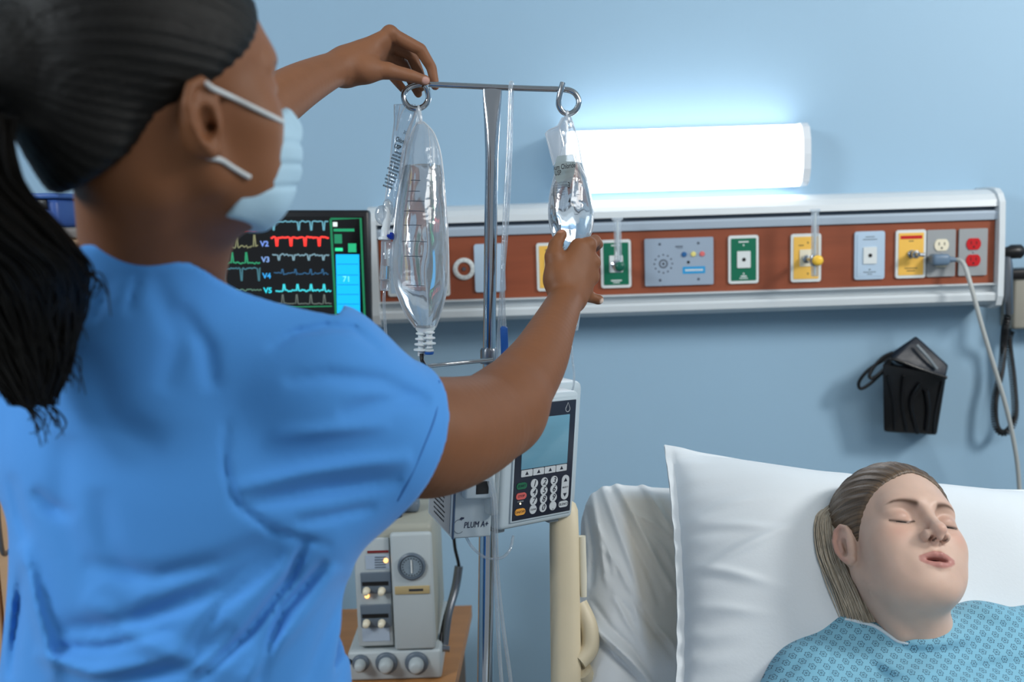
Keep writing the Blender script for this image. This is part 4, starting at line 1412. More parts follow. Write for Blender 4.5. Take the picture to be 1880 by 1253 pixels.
for k in range(6):
    s_ = ''.join(rr_.choice('aeimnorstu lc') for _ in range(13))
    text('lettering', s_, 0.0044, frame_M(P(1029 - k * 0.6, 335 + k * 4.6, D3 - 0.030), t1, t2, -cfwd), m_grad, bag3, sx=0.8)
for (py, f0, f1) in ((332, 0.35, 0.5), (362, 0.2, 0.35), (398, 0.1, 0.25)):
    obj('level_mark', MB().tube([front(prof3, py, x, D3 - .003) for x in np.linspace(f0, f1, 4)], 0.0004, 5, 1), m_grad, bag3)
obj('port', MB().tube([P(1053, 470, D3 + .01), P(1056, 500, D3 + .02), P(1060, 540, D3 + .02), P(1060, 575, D3 + .012), P(1056, 606, D3 + .006)], 0.0045, 12), m_clear, bag3)
obj('tubing', MB().tube([P(1056, 604, D3 + .006), P(1049, 622, D3 + .004), P(1051, 660, D3), P(1054, 690, D3), P(1050, 720, D3 + .03), P(1030, 760, D3 + .06)], 0.0016, 8), m_tubec, bag3)

# measuring tube looped over the bar
loop = thing('clear_tube', P(925, 655, 1.45), 'clear plastic tube looped over the bar, ending in a blue clamp', 'tube')
obj('tubing', MB().tube([P(926, 600, 1.452), P(924, 560, 1.455), P(923, 500, 1.457), P(925, 430, 1.458), P(929, 350, 1.458), P(934, 250, 1.458), P(936, 190, 1.458), P(937, 162, 1.458), P(938.5, 152, 1.466), P(940, 158, 1.478), P(939, 190, 1.482),
                         P(936, 300, 1.486), P(930, 420, 1.49), P(922, 520, 1.49), P(917, 600, 1.49), P(914, 680, 1.49), P(912, 760, 1.48)], 0.0031, 12, 6), m_tubec, loop)
obj('clamp', MB().box(P(926, 629, 1.452), (0.011, 0.009, 0.045), 0.002).box(P(924, 604, 1.452), (0.007, 0.007, 0.008), 0.002), m_bluep, loop)

# ================================================================== INFUSION PUMP
tl = rad(4.6)
pu = Vector((math.sin(tl), 0, math.cos(tl)))
psi = rad(38)
xr = Vector((math.cos(psi), math.sin(psi), 0)); xr = (xr - pu * xr.dot(pu)).normalized(); yr = pu.cross(xr).normalized()
O1 = P(915, 978, 1.40)
pump = thing('infusion_pump', P(905, 985, 1.47), 'pale grey infusion pump with keypad and blue screen clamped to the chrome pole', 'infusion pump')
WL[pump] = Vector(pump.location)
m_pump = mat('pump_pale_grey', (176, 190, 198), 0.38, noise=0.01)
m_pump2 = mat('pump_mid_grey', (120, 130, 138), 0.4, noise=0.02)
m_face = mat('pump_face_navy', (30, 34, 48), 0.3, noise=0.03)
m_pscr = mat('pump_screen', (96, 140, 160), 0.15, noise=0.05, nscale=18, stretch=(.4, .4, 2.5), emit=(90, 140, 165), estr=0.12)
m_key = mat('key_white', (184, 190, 194), 0.4, noise=0.01)
MR = frame_M(O1, xr, yr, pu)
pw, ph = 0.141, 0.192
q = MB(MR).box((pw / 2, 0.030, ph / 2), (pw, 0.060, ph), 0.008, seg=3)
scr = obj('display_unit', q, m_pump, pump)
# navy face
fw, fh = 0.110, 0.168
fx0 = 0.021; fz0 = 0.013
obj('face_surround', MB(MR).box((fx0 + fw / 2, -0.0006, fz0 + fh / 2), (fw + 0.006, 0.004, fh + 0.006), 0.0015), m_pump, scr)
obj('face_panel', MB(MR).box((fx0 + fw / 2, -0.0015, fz0 + fh / 2), (fw, 0.004, fh), 0.0012), m_face, scr)


def fp(a, b): return (fx0 + fw * a, fz0 + fh * b)


FM = (O1, xr, pu, -yr)


def pill(w_, h_): return rrect(w_, h_, min(w_, h_) * 0.499, 6)


def on_face(nm, pts, a, b, m, h0=0.0034, h1=0.0046, par=None):
    x, z = fp(a, b)
    return obj(nm, MB().prism([(x + p[0], z + p[1]) for p in pts], h0, h1, FM), m, par or scr)


def ftext(s_, a, b, size, m, par=None, h=0.0048, **kw):
    x, z = fp(a, b)
    return text('lettering', s_, size, frame_M(O1 + xr * x + pu * z - yr * h, xr, pu, -yr), m, par or scr, ext=0.0001, **kw)


x0_, z0_ = fp(0.10, 0.44); x1_, z1_ = fp(0.89, 0.875)
obj('lcd_screen', MB(MR).box(((x0_ + x1_) / 2, -0.003, (z0_ + z1_) / 2), (x1_ - x0_, 0.003, z1_ - z0_), 0.0006), m_pscr, scr)
for k in range(4):
    a = 0.10 + 0.79 * (k + 0.5) / 4
    kk = on_face('soft_key', rrect(fw * 0.79 / 4 - 0.0012, fh * 0.058, 0.001), a, 0.405, m_key)
    x, z = fp(a, 0.405)
    obj('arrow', MB().prism([(x - .003, z - .0022), (x + .003, z - .0022), (x, z + .0028)], 0.0046, 0.005, FM), m_face, kk)
circ = [(0.0067 * math.cos(2 * PI * k / 24), 0.0067 * math.sin(2 * PI * k / 24)) for k in range(24)]
for i, row in enumerate((('1', '2', '3'), ('4', '5', '6'), ('7', '8', '9'), ('CLEAR', '0', '.'))):
    for j, s_ in enumerate(row):
        a = 0.335 + 0.17 * j; b_ = 0.303 - 0.0755 * i
        kk = on_face('number_key', circ, a, b_, m_key)
        if s_ == 'CLEAR':
            ftext(s_, a, b_, 0.0036, m_face, kk)
        else:
            ftext(s_, a, b_ - (0.0 if s_ != '.' else 0.01), 0.0125, m_face, kk, shear=0.25, bold=0.0001)
for s_, a, b_, col, w_, h_ in (('START', .125, .30, (30, 96, 68), .019, .0095), ('STOP', .125, .212, (196, 92, 88), .019, .0095), ('ON/OFF', .12, .075, (214, 150, 60), .019, .0095), ('SILENCE', .86, .075, (184, 190, 194), .0185, .0092)):
    kk = on_face('pill_key', pill(w_, h_), a, b_, mat('key_' + s_.lower().replace('/', '_'), col, 0.4, noise=0.02))
    ftext(s_, a, b_, 0.0050, m_face, kk)
kk = on_face('select_key', pill(0.0145, 0.037), .875, .225, m_key)
ftext('SELECT', .875, .225, 0.0034, m_face, kk)
x, z = fp(.875, .225)
obj('arrow', MB().prism([(x - .0033, z + .0088), (x + .0033, z + .0088), (x, z + .0142)], 0.0046, 0.005, FM), m_face, kk)
obj('arrow', MB().prism([(x - .0033, z - .0088), (x, z - .0142), (x + .0033, z - .0088)], 0.0046, 0.005, FM), m_face, kk)
ftext('CHARGE', .12, .165, 0.0028, m_key, h=0.0038)
x, z = fp(.12, .146)
obj('lamp', MB().sphere(O1 + xr * x + pu * z - yr * 0.0036, 0.0013, 10), glow('led_warm', (255, 236, 170), 4.0), scr)
dr = [(0.0042 * math.cos(rad(t_)), 0.0042 * math.sin(rad(t_)) - 0.002) for t_ in range(-220, 41, 20)] + [(0, 0.0075)]
x, z = fp(.85, .935)
obj('drop_symbol', MB().tube([O1 + xr * (x + p[0]) + pu * (z + p[1]) - yr * 0.0037 for p in dr], 0.0005, 6, 1, closed=True), m_key, scr)
obj('foot', MB(MR).box((0.112, 0.02, -0.003), (0.02, 0.02, 0.006), 0.002), m_pump2, scr)
obj('foot', MB(MR).box((0.012, 0.02, -0.003), (0.016, 0.02, 0.006), 0.002), m_pump2, scr)

# cassette side
ps2 = rad(20)
xl_ = Vector((math.cos(ps2), math.sin(ps2), 0)); xl_ = (xl_ - pu * xl_.dot(pu)).normalized(); yl = pu.cross(xl_).normalized()
O2 = P(829, 991, 1.385)
ML_ = frame_M(O2, xl_, yl, pu)
cs = obj('cassette_unit', MB(ML_).box((0.029, 0.062, 0.085), (0.058, 0.124, 0.17), 0.003), m_pump, pump)
obj('door_edge', MB(ML_).box((0.0015, -0.0005, 0.082), (0.003, 0.004, 0.164), 0.001), mat('pump_edge', (60, 82, 110), 0.4, noise=0.02), cs)
obj('upper_block', MB(ML_).box((0.033, -0.008, 0.095), (0.044, 0.018, 0.07), 0.004), m_pump, cs)
obj('slot', MB(ML_).box((0.036, -0.0165, 0.077), (0.018, 0.003, 0.018), 0.0005), m_black, cs)
sl = obj('side_label', MB(ML_).box((-0.0005, 0.062, 0.048), (0.001, 0.104, 0.086), 0.0), mat('label_grey', (150, 156, 160), 0.5, noise=0.02), cs)
for k in range(11):
    s_ = ''.join(rr_.choice('aeimnorstul  cd') for _ in range(22))
    text('lettering', s_, 0.0056, frame_M(O2 + yl * 0.062 + pu * (0.083 - 0.0068 * k) - xl_ * 0.0012, -yl, pu, -xl_), m_ink, sl, ext=0.0001)
for s_, u_, sh_ in (('PLUM A+', 0.034, 0.12),):
    text('lettering', s_, 0.0125, frame_M(O2 + xl_ * 0.035 + pu * 0.019 - yl * 0.0006, xl_, pu, -yl), mat('logo_navy', (20, 34, 66), 0.5, noise=0.02), cs, ext=0.0002, shear=0.15, sx=0.72)
sw_ = [(0.010 + 0.008 * math.cos(rad(a)), 0.018 + 0.010 * math.sin(rad(a))) for a in range(60, 330, 18)]
obj('logo_swirl', MB().tube([O2 + xl_ * p[0] + pu * p[1] - yl * 0.0006 for p in sw_], 0.0003, 5, 1), m_dark, cs)
lf = [(0.010, 0.0275), (0.0125, 0.031), (0.017, 0.0305), (0.0165, 0.0285), (0.013, 0.0275)]
obj('logo_leaf', MB().prism(lf, 0.0, 0.0008, (O2, xl_, pu, -yl)), mat('logo_navy', (20, 34, 66)), cs)
# body behind both
MBk = frame_M(P(848, 972, 1.475), Vector((math.cos(rad(24)), math.sin(rad(24)), 0)), Vector((-math.sin(rad(24)), math.cos(rad(24)), 0)), Z3)
obj('rear_body', MB(frame_M(P(880, 960, 1.50), xr, yr, pu)).box((0.09, 0.02, 0.105), (0.185, 0.075, 0.205), 0.012, seg=3), m_pump, pump)
obj('top_cover', MB(frame_M(P(880, 960, 1.50), xr, yr, pu)).box((0.005, -0.01, 0.215), (0.10, 0.075, 0.014), 0.006, seg=3), m_pump2, pump)
obj('cassette', MB(frame_M(P(899, 935, 1.395), xr, yr, pu)).box((0.002, 0.0, 0.035), (0.014, 0.02, 0.085), 0.003), film_mat('cassette_clear', (200, 210, 214), 0.5, 0.1), pump)
obj('pole_clamp', MB().box(B + up * ((P(892, 940, 1.47).z - B.z) / up.z), (0.05, 0.04, 0.05), 0.006), m_pump2, pump)
m_line = m_tubec
ln = thing('infusion_line', P(905, 1260, 1.40), 'clear infusion lines hanging below the pump in front of the pole', 'tube')
obj('tubing', MB().tube([P(889, 850, 1.365), P(897, 880, 1.368), P(905, 920, 1.375), P(906, 960, 1.385), P(907, 1010, 1.40), P(911, 1080, 1.41), P(914, 1150, 1.41), P(921, 1253, 1.41), P(930, 1340, 1.41)], 0.0026, 10), m_line, ln)
obj('tubing', MB().tube([P(893, 845, 1.37), P(903, 880, 1.375), P(910, 930, 1.38), P(911, 980, 1.39), P(914, 1060, 1.42), P(925, 1160, 1.43), P(938, 1253, 1.43), P(945, 1340, 1.43)], 0.0026, 10), m_line, ln)
obj('tubing', MB().tube([P(855, 985, 1.41), P(866, 1004, 1.405), P(885, 1021, 1.40), P(905, 1027, 1.39), P(924, 1023, 1.39), P(937, 1008, 1.395), P(942, 985, 1.41)], 0.0019, 10), m_line, ln)

# ================================================================== BED
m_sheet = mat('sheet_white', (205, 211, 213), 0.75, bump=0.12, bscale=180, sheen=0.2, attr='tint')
m_pillow = mat('pillow_white', (214, 222, 228), 0.75, noise=0.008, bump=0.10, bscale=220, sheen=0.2)
m_rail = mat('rail_beige', (206, 194, 166), 0.45, noise=0.05, nscale=14, bump=0.05)
m_frame = mat('bed_frame_grey', (120, 122, 120), 0.5, noise=0.03)
bed = thing('hospital_bed', (0.62, 1.2, 0), 'hospital bed with raised white backrest under the sleeping patient', 'bed')
mTL = P(1078, 905, 1.61); mBL = P(1078, 1330, 1.42)
mv = (mTL - mBL).normalized()
mu = Vector((0.995, 0.06, 0)); mu = (mu - mv * mu.dot(mv)).normalized(); mn = mu.cross(mv).normalized()     # toward the room
if mn.y > 0: mn = -mn
ML2 = 0.62
mc = mTL + mu * 0.45 - mv * (ML2 / 2 - 0.03) - mn * 0.06
Rm = np.array([[mu.x, mv.x, mn.x], [mu.y, mv.y, mn.y], [mu.z, mv.z, mn.z]])
sd = SDF()
sd.box(mc, (0.455, ML2 / 2, 0.07), 0.055, R=Rm, k=0)
blo = np.array(mc) - 0.8; bhi = np.array(mc) + 0.8
for pts, wd, am in [([(1105, 890), (1130, 960), (1160, 1040), (1178, 1110)], 7, -.006), ([(1130, 885), (1165, 950), (1205, 1030), (1240, 1090)], 6, -.007), ([(1118, 890), (1150, 965), (1190, 1050), (1215, 1120)], 7, .005),
                    ([(1175, 885), (1210, 935), (1240, 985)], 6, -.006), ([(1085, 900), (1100, 980), (1112, 1060), (1150, 1140), (1190, 1200)], 6, -.006), ([(1078, 930), (1090, 1010), (1085, 1080)], 6, .006),
                    ([(1100, 1000), (1130, 1030), (1160, 1090), (1180, 1180)], 6, -.005), ([(1150, 1080), (1195, 1150), (1240, 1210)], 6, .005), ([(1075, 1140), (1110, 1170), (1160, 1215), (1200, 1260)], 10, -.014), ([(1085, 1165), (1120, 1195), (1160, 1235), (1190, 1270)], 8, .010),
                    ([(1085, 1100), (1120, 1150), (1160, 1190), (1205, 1260)], 5, .006), ([(1160, 940), (1200, 960), (1235, 990)], 5, -.004), ([(1190, 980), (1220, 1010), (1240, 1050)], 5, -.004),
                    ([(1200, 1150), (1225, 1170), (1240, 1190)], 6, -.005), ([(1110, 1050), (1125, 1090), (1160, 1130)], 5, .005), ([(1095, 960), (1118, 1010), (1128, 1060)], 5, -.005)]:
    sd.disp(stroke(pts, wd * 0.9, am * 1.5), blo, bhi)
sd.disp(lambda Q: 0.0025 * vnoise(Q[..., 0] * 1.0, Q[..., 1], Q[..., 2], 38, 3), blo, bhi)


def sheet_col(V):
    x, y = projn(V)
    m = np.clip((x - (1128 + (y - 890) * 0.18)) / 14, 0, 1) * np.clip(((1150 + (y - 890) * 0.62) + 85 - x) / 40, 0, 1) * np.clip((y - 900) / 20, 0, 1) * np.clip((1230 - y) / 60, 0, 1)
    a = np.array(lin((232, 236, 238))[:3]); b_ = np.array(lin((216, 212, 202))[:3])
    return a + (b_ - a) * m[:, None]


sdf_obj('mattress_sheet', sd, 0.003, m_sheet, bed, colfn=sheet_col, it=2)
# hanging sheet edge, lower mattress, frame
lowm = MB().box((mBL.x + 0.47, mBL.y - 0.95, 0.56), (0.9, 1.9, 0.14), 0.05, seg=4)
# backrest board and frame
obj('lower_mattress', MB().box((mBL.x + 0.47, 0.62, 0.60), (0.9, 1.15, 0.14), 0.04, seg=3), mat('mattress_cover', (196, 202, 206), 0.7, noise=0.01, bump=0.1), bed)
obj('bed_frame', MB().box((mBL.x + 0.47, 0.75, 0.49), (0.88, 1.6, 0.07), 0.01).box((mBL.x + 0.47, 0.75, 0.32), (0.5, 1.2, 0.26), 0.01), m_frame, bed)
for sx_ in (0.08, 0.86):
    for y_ in (0.1, 1.4):
        obj('caster', MB().lathe((mBL.x + sx_, y_ , 0.06), X3, [(0.05, 0), (0.06, 0.008), (0.06, 0.03), (0.05, 0.038)], 20).cyl((mBL.x + sx_ + 0.019, y_, 0.1), (mBL.x + sx_ + 0.019, y_, 0.47), 0.018), m_frame, bed)
r0 = P(1035, 925, 1.51); r1 = P(1040, 1290, 1.45)
rd = (r0 - r1).normalized()
rs_ = MB()
rc = [(r1 - rd * 0.06, 0.0225), (r1, 0.0225), (r0 - rd * 0.05, 0.0222), (r0 - rd * 0.01, 0.0215), (r0, 0.018), (r0 + rd * 0.006, 0.009)]
rs_.loft([(c, cright * r_, cfwd * r_ * 0.8) for c, r_ in rc], 28, power=2.6)
obj('side_rail', rs_, m_rail, bed)
obj('rail_strip', MB().loft([(P(1068, 985, 1.505), cright * 0.006, cfwd * 0.008), (P(1070, 1060, 1.49), cright * 0.0062, cfwd * 0.008), (P(1071, 1095, 1.485), cright * 0.005, cfwd * 0.008)], 16, power=3), mat('strip_ivory', (206, 202, 184), 0.5, noise=0.02), bed)
obj('rail_bracket', MB().tube([P(1062, 1110, 1.49), P(1080, 1150, 1.48), P(1082, 1190, 1.47), P(1062, 1215, 1.46)], 0.014, 14).tube([P(1066, 1230, 1.46), P(1090, 1290, 1.5), P(1100, 1420, 1.55)], 0.016, 12), m_rail, bed)
# ------------------------------------------------------------------ pillow
pTL = P(1219, 818, 1.565); pTR = P(1985, 902, 1.66); pBL = P(1236, 1345, 1.30)
pu_ = pTR - pTL; pv_ = pBL - pTL
pn = pv_.cross(pu_).normalized()
if pn.y > 0: pn = -pn


def pillow_pt(u, v, side):
    """u,v in 0..1; plump body with a flat hem and puckered edges"""
    U = 2 * u - 1; V_ = 2 * v - 1
    hem_ = 0.965
    a = max(0.0, 1 - (abs(U) / hem_) ** 2.6); b_ = max(0.0, 1 - (abs(V_) / hem_) ** 2.8)
    th = 0.085 * (a ** 0.55) * (b_ ** 0.55)
    # edges pull in between the corners
    inx = 0.016 * (1 - V_ * V_) ** 1 * U ** 3
    iny = 0.045 * (1 - U * U) * V_ ** 3 * (1 if V_ > 0 else 1.05)
    p = pTL + pu_ * (u - inx) + pv_ * (v - iny)
    e = (1 - min(1, (1 - abs(U)) / 0.30)) ; f = (1 - min(1, (1 - abs(V_)) / 0.28))
    wv = math.sin(v * 46 + 2.2 * math.sin(v * 17) + u * 5) * 0.5 + math.sin(v * 79 + 1.1 + u * 9) * 0.3
    wu = math.sin(u * 40 + 2 * math.sin(u * 13)) * 0.6
    wr_ = 1.5 * (0.0060 * wv * e * e * min(1, a * 5 + .3) + 0.0045 * wu * f * f * min(1, b_ * 4 + .3))
    big = 0.005 * math.sin(3.2 * u + 5.0 * v) + 0.004 * math.sin(9 * u - 4 * v + 1)
    # hollow where the head and shoulders press in
    du = (u - 0.60) / 0.19; dv = (v - 0.50) / 0.42
    dent = 0.030 * math.exp(-(du * du + dv * dv))
    cr1 = 0
    for (uu, vv, ang, ln_, am) in ((0.11, 0.45, -0.5, 0.12, 0.007), (0.08, 0.52, 0.35, 0.09, 0.008), (0.10, 0.36, 0.15, 0.10, 0.005), (0.09, 0.28, -0.2, 0.08, 0.004), (0.08, 0.64, 0.2, 0.08, 0.004)):
        x = (u - uu) * 0.66; y = (v - vv) * 0.48
        xr_ = x * math.cos(ang) + y * math.sin(ang); yr_ = -x * math.sin(ang) + y * math.cos(ang)
        cr1 += am * math.exp(-(xr_ / (ln_ * 0.5)) ** 2 - (yr_ / 0.008) ** 2)
    cr1 *= 1.7
    h_ = th * side * (1.0 if side > 0 else 0.75)
    sgn = side
    return p + pn * (h_ + (wr_ + (big + cr1) * (a * b_) ** 0.5 - dent * (a * b_) ** .5) * (1 if side > 0 else 0.2) + 0.0012 * sgn)


pm = MB()
nu, nv = 190, 150
pm.grid(lambda u, v: pillow_pt(u, v, 1), nu, nv)
pm.grid(lambda u, v: pillow_pt(u, v, -1), nu // 2, nv // 2)
pil = obj('pillow', pm, m_pillow, cat='pillow', label='large white pillow propped up behind the sleeping patient')
ps_ = MB()

# ================================================================== PEOPLE: shared head
def skin_mat(name, rough, sss, bump=0.05):
    m = mat(name, (150, 110, 90), rough, attr="tint", noise=0.03, nscale=60, bump=bump, bscale=700, sss=sss, spec=0.32)
    return m


def face_sdf(s, mouth=0.5, ear_dz=0.0, slim=1.0):
    """head in its own axes: +X the person's right, +Y where the face looks, +Z crown"""
    s.ell((0, -0.018, 0.034), (0.073, 0.092, 0.080), k=0)
    s.ell((0, 0.020, 0.020), (0.064, 0.066, 0.074), k=0.02)
    s.ell((0, 0.030, -0.026), (0.056 * slim, 0.052, 0.070), k=0.02)
    for e in (-1, 1):
        s.chain([(e * 0.055 * slim, -0.008, -0.038), (e * 0.047 * slim, 0.012, -0.067), (e * 0.020, 0.056, -0.086)], [0.014, 0.0145, 0.014], 0.028)
        s.ell((e * 0.038, 0.046, -0.026), (0.030, 0.030, 0.032), k=0.02)
        s.ell((e * 0.030, 0.046, -0.062), (0.027, 0.028, 0.030), k=0.02)
    s.ell((0, 0.064, -0.0845), (0.020, 0.0165, 0.0145), k=0.022)
    s.ell((0, 0.036, -0.082), (0.036, 0.036, 0.022), k=0.02)
    s.ell((0, 0.068, 0.024), (0.042, 0.016, 0.015), k=0.02)
    for e in (-1, 1):
        s.cone((e * 0.012, 0.081, 0.019), (e * 0.044, 0.063, 0.021), 0.007, 0.007, 0.010)
        s.ell((e * 0.031, 0.086, 0.004), (0.021, 0.014, 0.0135), k=0.014, mode='s')
        s.ell((e * 0.0325, 0.0630, 0.0035), (0.0175, 0.0160, 0.0130), k=0.005)
    # nose
    s.cone((0, 0.080, 0.014), (0, 0.0975, -0.017), 0.0058, 0.0078, 0.010)
    s.ell((0, 0.1020, -0.0235), (0.0098, 0.0100, 0.0088), k=0.007)
    for e in (-1, 1):
        s.ell((e * 0.0136, 0.0915, -0.0280), (0.0056, 0.0090, 0.0072), k=0.005)
    s.cone((0, 0.090, -0.033), (0, 0.100, -0.0335), 0.005, 0.004, 0.005)
    for e in (-1, 1):
        s.ell((e * 0.0078, 0.0950, -0.0370), (0.0046, 0.0068, 0.0066), k=0.0022, mode='s')
    # mouth
    s.ell((0, 0.070, -0.056), (0.030, 0.0155, 0.021), k=0.016)
    op = 0.0035 * mouth * 2
    for e in (-1, 1):
        s.chain([(e * 0.0238, 0.0760, -0.0585), (e * 0.013, 0.0832, -0.0535 + op * .3), (e * 0.0045, 0.0865, -0.0518 + op * .3)], [0.0015, 0.0038, 0.0042], 0.0035)
        s.chain([(e * 0.0232, 0.0755, -0.0592), (e * 0.012, 0.0825, -0.0636 - op * .3), (0, 0.0850, -0.0648 - op * .3)], [0.0015, 0.0043, 0.0051], 0.0035)
        s.cone((e * 0.0255, 0.0775, -0.0585), (e * 0.027, 0.0765, -0.0600), 0.0016, 0.0016, 0.003, mode='s')
    s.ell((0, 0.0885, -0.0585), (0.0160, 0.016, max(0.0012, op * 0.66)), k=0.0025, mode='s')
    s.cone((0, 0.0935, -0.0385), (0, 0.0945, -0.0455), 0.0022, 0.0026, 0.004, mode='s')
    # ears
    for e in (-1, 1):
        X_ = lambda x, y, z: (e * (0.0725 + (x - 0.0735) * 0.86), -0.004 + (y + 0.010) * 0.86, -0.012 + ear_dz + (z + 0.006) * 0.86)
        s.ell(X_(0.0735, -0.010, -0.005), (0.0085, 0.0165, 0.0290), k=0.006)
        rim = [(0.0735, 0.004, 0.006), (0.0775, 0.002, 0.020), (0.0805, -0.009, 0.0275), (0.0840, -0.021, 0.022), (0.0860, -0.0265, 0.007), (0.0850, -0.024, -0.010), (0.0815, -0.016, -0.024), (0.0770, -0.006, -0.0335), (0.0745, 0.002, -0.032)]
        s.chain([X_(*q) for q in rim], [0.0030, 0.0036, 0.0038, 0.0040, 0.0040, 0.0038, 0.0042, 0.0056, 0.0040], 0.003)
        s.ell(X_(0.0830, -0.0085, -0.009), (0.0095, 0.0085, 0.0130), k=0.003, mode='s')
        s.chain([X_(0.0790, -0.0165, 0.016), X_(0.0815, -0.0185, 0.002), X_(0.0800, -0.0150, -0.014)], [0.0024, 0.0030, 0.0026], 0.003)
        s.cone(X_(0.0760, 0.0025, -0.006), X_(0.0775, 0.0015, -0.013), 0.0036, 0.0034, 0.004)
        s.cone(X_(0.080, -0.004, -0.011), X_(0.068, 0.000, -0.012), 0.0040, 0.0034, 0.002, mode='s')
    return s


def local(V, M):
    R = np.array(M.to_3x3()); t = np.array(M.translation)
    return (V - t) @ R


def smooth01(x, a, b):
    t = np.clip((x - a) / (b - a), 0, 1); return t * t * (3 - 2 * t)


def mixc(c, t, m):
    return c + (np.array(t)[None, :] - c) * np.clip(m, 0, 1)[:, None]


from mathutils.bvhtree import BVHTree


def hitter(o, cen=None, rr=1.0):
    me = o.data; org = WL[o]
    V = np.empty(len(me.vertices) * 3); me.vertices.foreach_get('co', V); V = V.reshape(-1, 3) + np.array(org)
    F = np.empty(len(me.loops), np.int32); me.loops.foreach_get('vertex_index', F); F = F.reshape(-1, 4)
    if cen is not None:
        F = F[np.linalg.norm(V[F[:, 0]] - cen, axis=1) < rr]
    u_, F = np.unique(F, return_inverse=True); F = F.reshape(-1, 4)
    t_ = BVHTree.FromPolygons(V[u_].tolist(), F.tolist())

    def f(px, py, lift=0.0):
        d = (P(px, py, 1.0) - CAM).normalized()
        h_ = t_.ray_cast(CAM, d)[0]
        return (h_ - d * lift) if h_ is not None else P(px, py, 1.36)
    return f


# ================================================================== PATIENT
def head_frame(px, py, d, yaw, pitch, roll):
    a = Matrix.Rotation(rad(roll), 3, 'Z') @ Matrix.Rotation(rad(yaw), 3, 'Y') @ Matrix.Rotation(rad(-pitch), 3, 'X')
    base = Matrix(((-1, 0, 0), (0, 0, 1), (0, 1, 0))).transposed()
    R = CR @ a @ base
    M = R.to_4x4(); M.translation = P(px, py, d)
    return M


PH = head_frame(1646, 998, 1.385, 7.5, 35, -8)
s = SDF(PH)
face_sdf(s, 0.55)
s.M = Matrix.Identity(4)
nk0 = PH @ Vector((0, -0.022, -0.060)); nk1 = P(1676, 1185, 1.385)
s.cone(nk0, nk1, 0.054, 0.060, 0.02)
s.cone(PH @ Vector((0, 0.02, -0.07)), P(1690, 1160, 1.352), 0.034, 0.030, 0.03)
s.cone(PH @ Vector((0.056, -0.01, -0.05)), P(1655, 1165, 1.325), 0.009, 0.008, 0.014)
s.ell(P(1680, 1235, 1.395), (0.125, 0.045, 0.05), k=0.03)
s.cone(P(1680, 1250, 1.40), P(1690, 1400, 1.36), 0.07, 0.07, 0.03)


def pat_col(V):
    q = local(V, PH); x, y, z = q[:, 0], q[:, 1], q[:, 2]; ax = np.abs(x)
    c = np.tile(np.array(lin((204, 173, 156))[:3]), (len(V), 1))
    front_ = smooth01(y, 0.03, 0.06)
    c = mixc(c, lin((205, 150, 132))[:3], 0.45 * np.exp(-((ax - 0.042) / 0.016) ** 2 - ((z + 0.020) / 0.014) ** 2) * front_)
    c = mixc(c, lin((196, 140, 124))[:3], 0.35 * np.exp(-(x / 0.012) ** 2 - ((z + 0.028) / 0.010) ** 2) * front_)
    # lips
    lipc0 = np.exp(-(np.maximum(0, ax - 0.004) / 0.0175) ** 4)
    zl = np.where(z > -0.0585, (z + 0.0585) / (0.0112 - 0.0075 * (ax / 0.025) ** 1.5), (-0.0585 - z) / (0.0124 - 0.0092 * (ax / 0.024) ** 1.6))
    lip = smooth01(-zl, -1.12, -0.86) * (ax < 0.0265) * smooth01(y, 0.066, 0.072) * smooth01(-ax, -0.0265, -0.023)
    c = mixc(c, lin((172, 112, 106))[:3], 0.85 * lip)
    mo = (np.abs(z + 0.0585) < 0.0065) & (ax < 0.0165) & (y < 0.0800 - 0.25 * ax) & (y > 0.05)
    c = mixc(c, lin((34, 14, 14))[:3], mo * 0.95)
    # eyelid line and shade of the lashes, brows
    ex_ = (ax - 0.0325) / 0.0155
    lid = np.exp(-((z - (-0.0028 + -0.0020 * (1 - ex_ ** 2))) / 0.0017) ** 2) * (np.abs(ex_) < 1.08) * front_
    c = mixc(c, lin((48, 34, 30))[:3], 0.95 * lid)
    sh = np.exp(-((ax - 0.0325) / 0.016) ** 2 - ((z - 0.006) / 0.007) ** 2) * front_
    c = mixc(c, lin((176, 136, 122))[:3], 0.55 * sh)
    bz = 0.0172 + 0.0062 * np.sin(np.clip((ax - 0.012) / 0.040, 0, 1) * PI * 0.85) - 0.10 * np.maximum(0, ax - 0.043)
    bw = 0.0035 * np.clip(1.15 - (ax - 0.012) / 0.045, 0.25, 1)
    br_ = np.exp(-((z - bz) / bw) ** 2) * smooth01(ax, 0.011, 0.016) * smooth01(-ax, -0.053, -0.044) * front_
    c = mixc(c, lin((88, 64, 50))[:3], 0.95 * br_)
    c = mixc(c, lin((200, 134, 118))[:3], 0.5 * smooth01(ax, 0.075, 0.084) * (z < 0.04) * (z > -0.05))
    nn = (np.abs(ax - 0.0078) < 0.0052) & (z < -0.0325) & (z > -0.046) & (y < 0.0985) & (y > 0.085) & (((ax - .0078) / .0048) ** 2 + ((y - .0950) / .0066) ** 2 < 1.0) & (z > -0.0375)
    c = mixc(c, lin((60, 30, 26))[:3], 0.8 * nn)
    return c


m_pskin = skin_mat('fair_skin', 0.42, 0.12)
patient = sdf_obj('person', s, 0.0016, m_pskin, None, colfn=pat_col, it=1)
set_props(patient, 'sleeping person lying back on the pillow in a flowered blue gown', 'person')


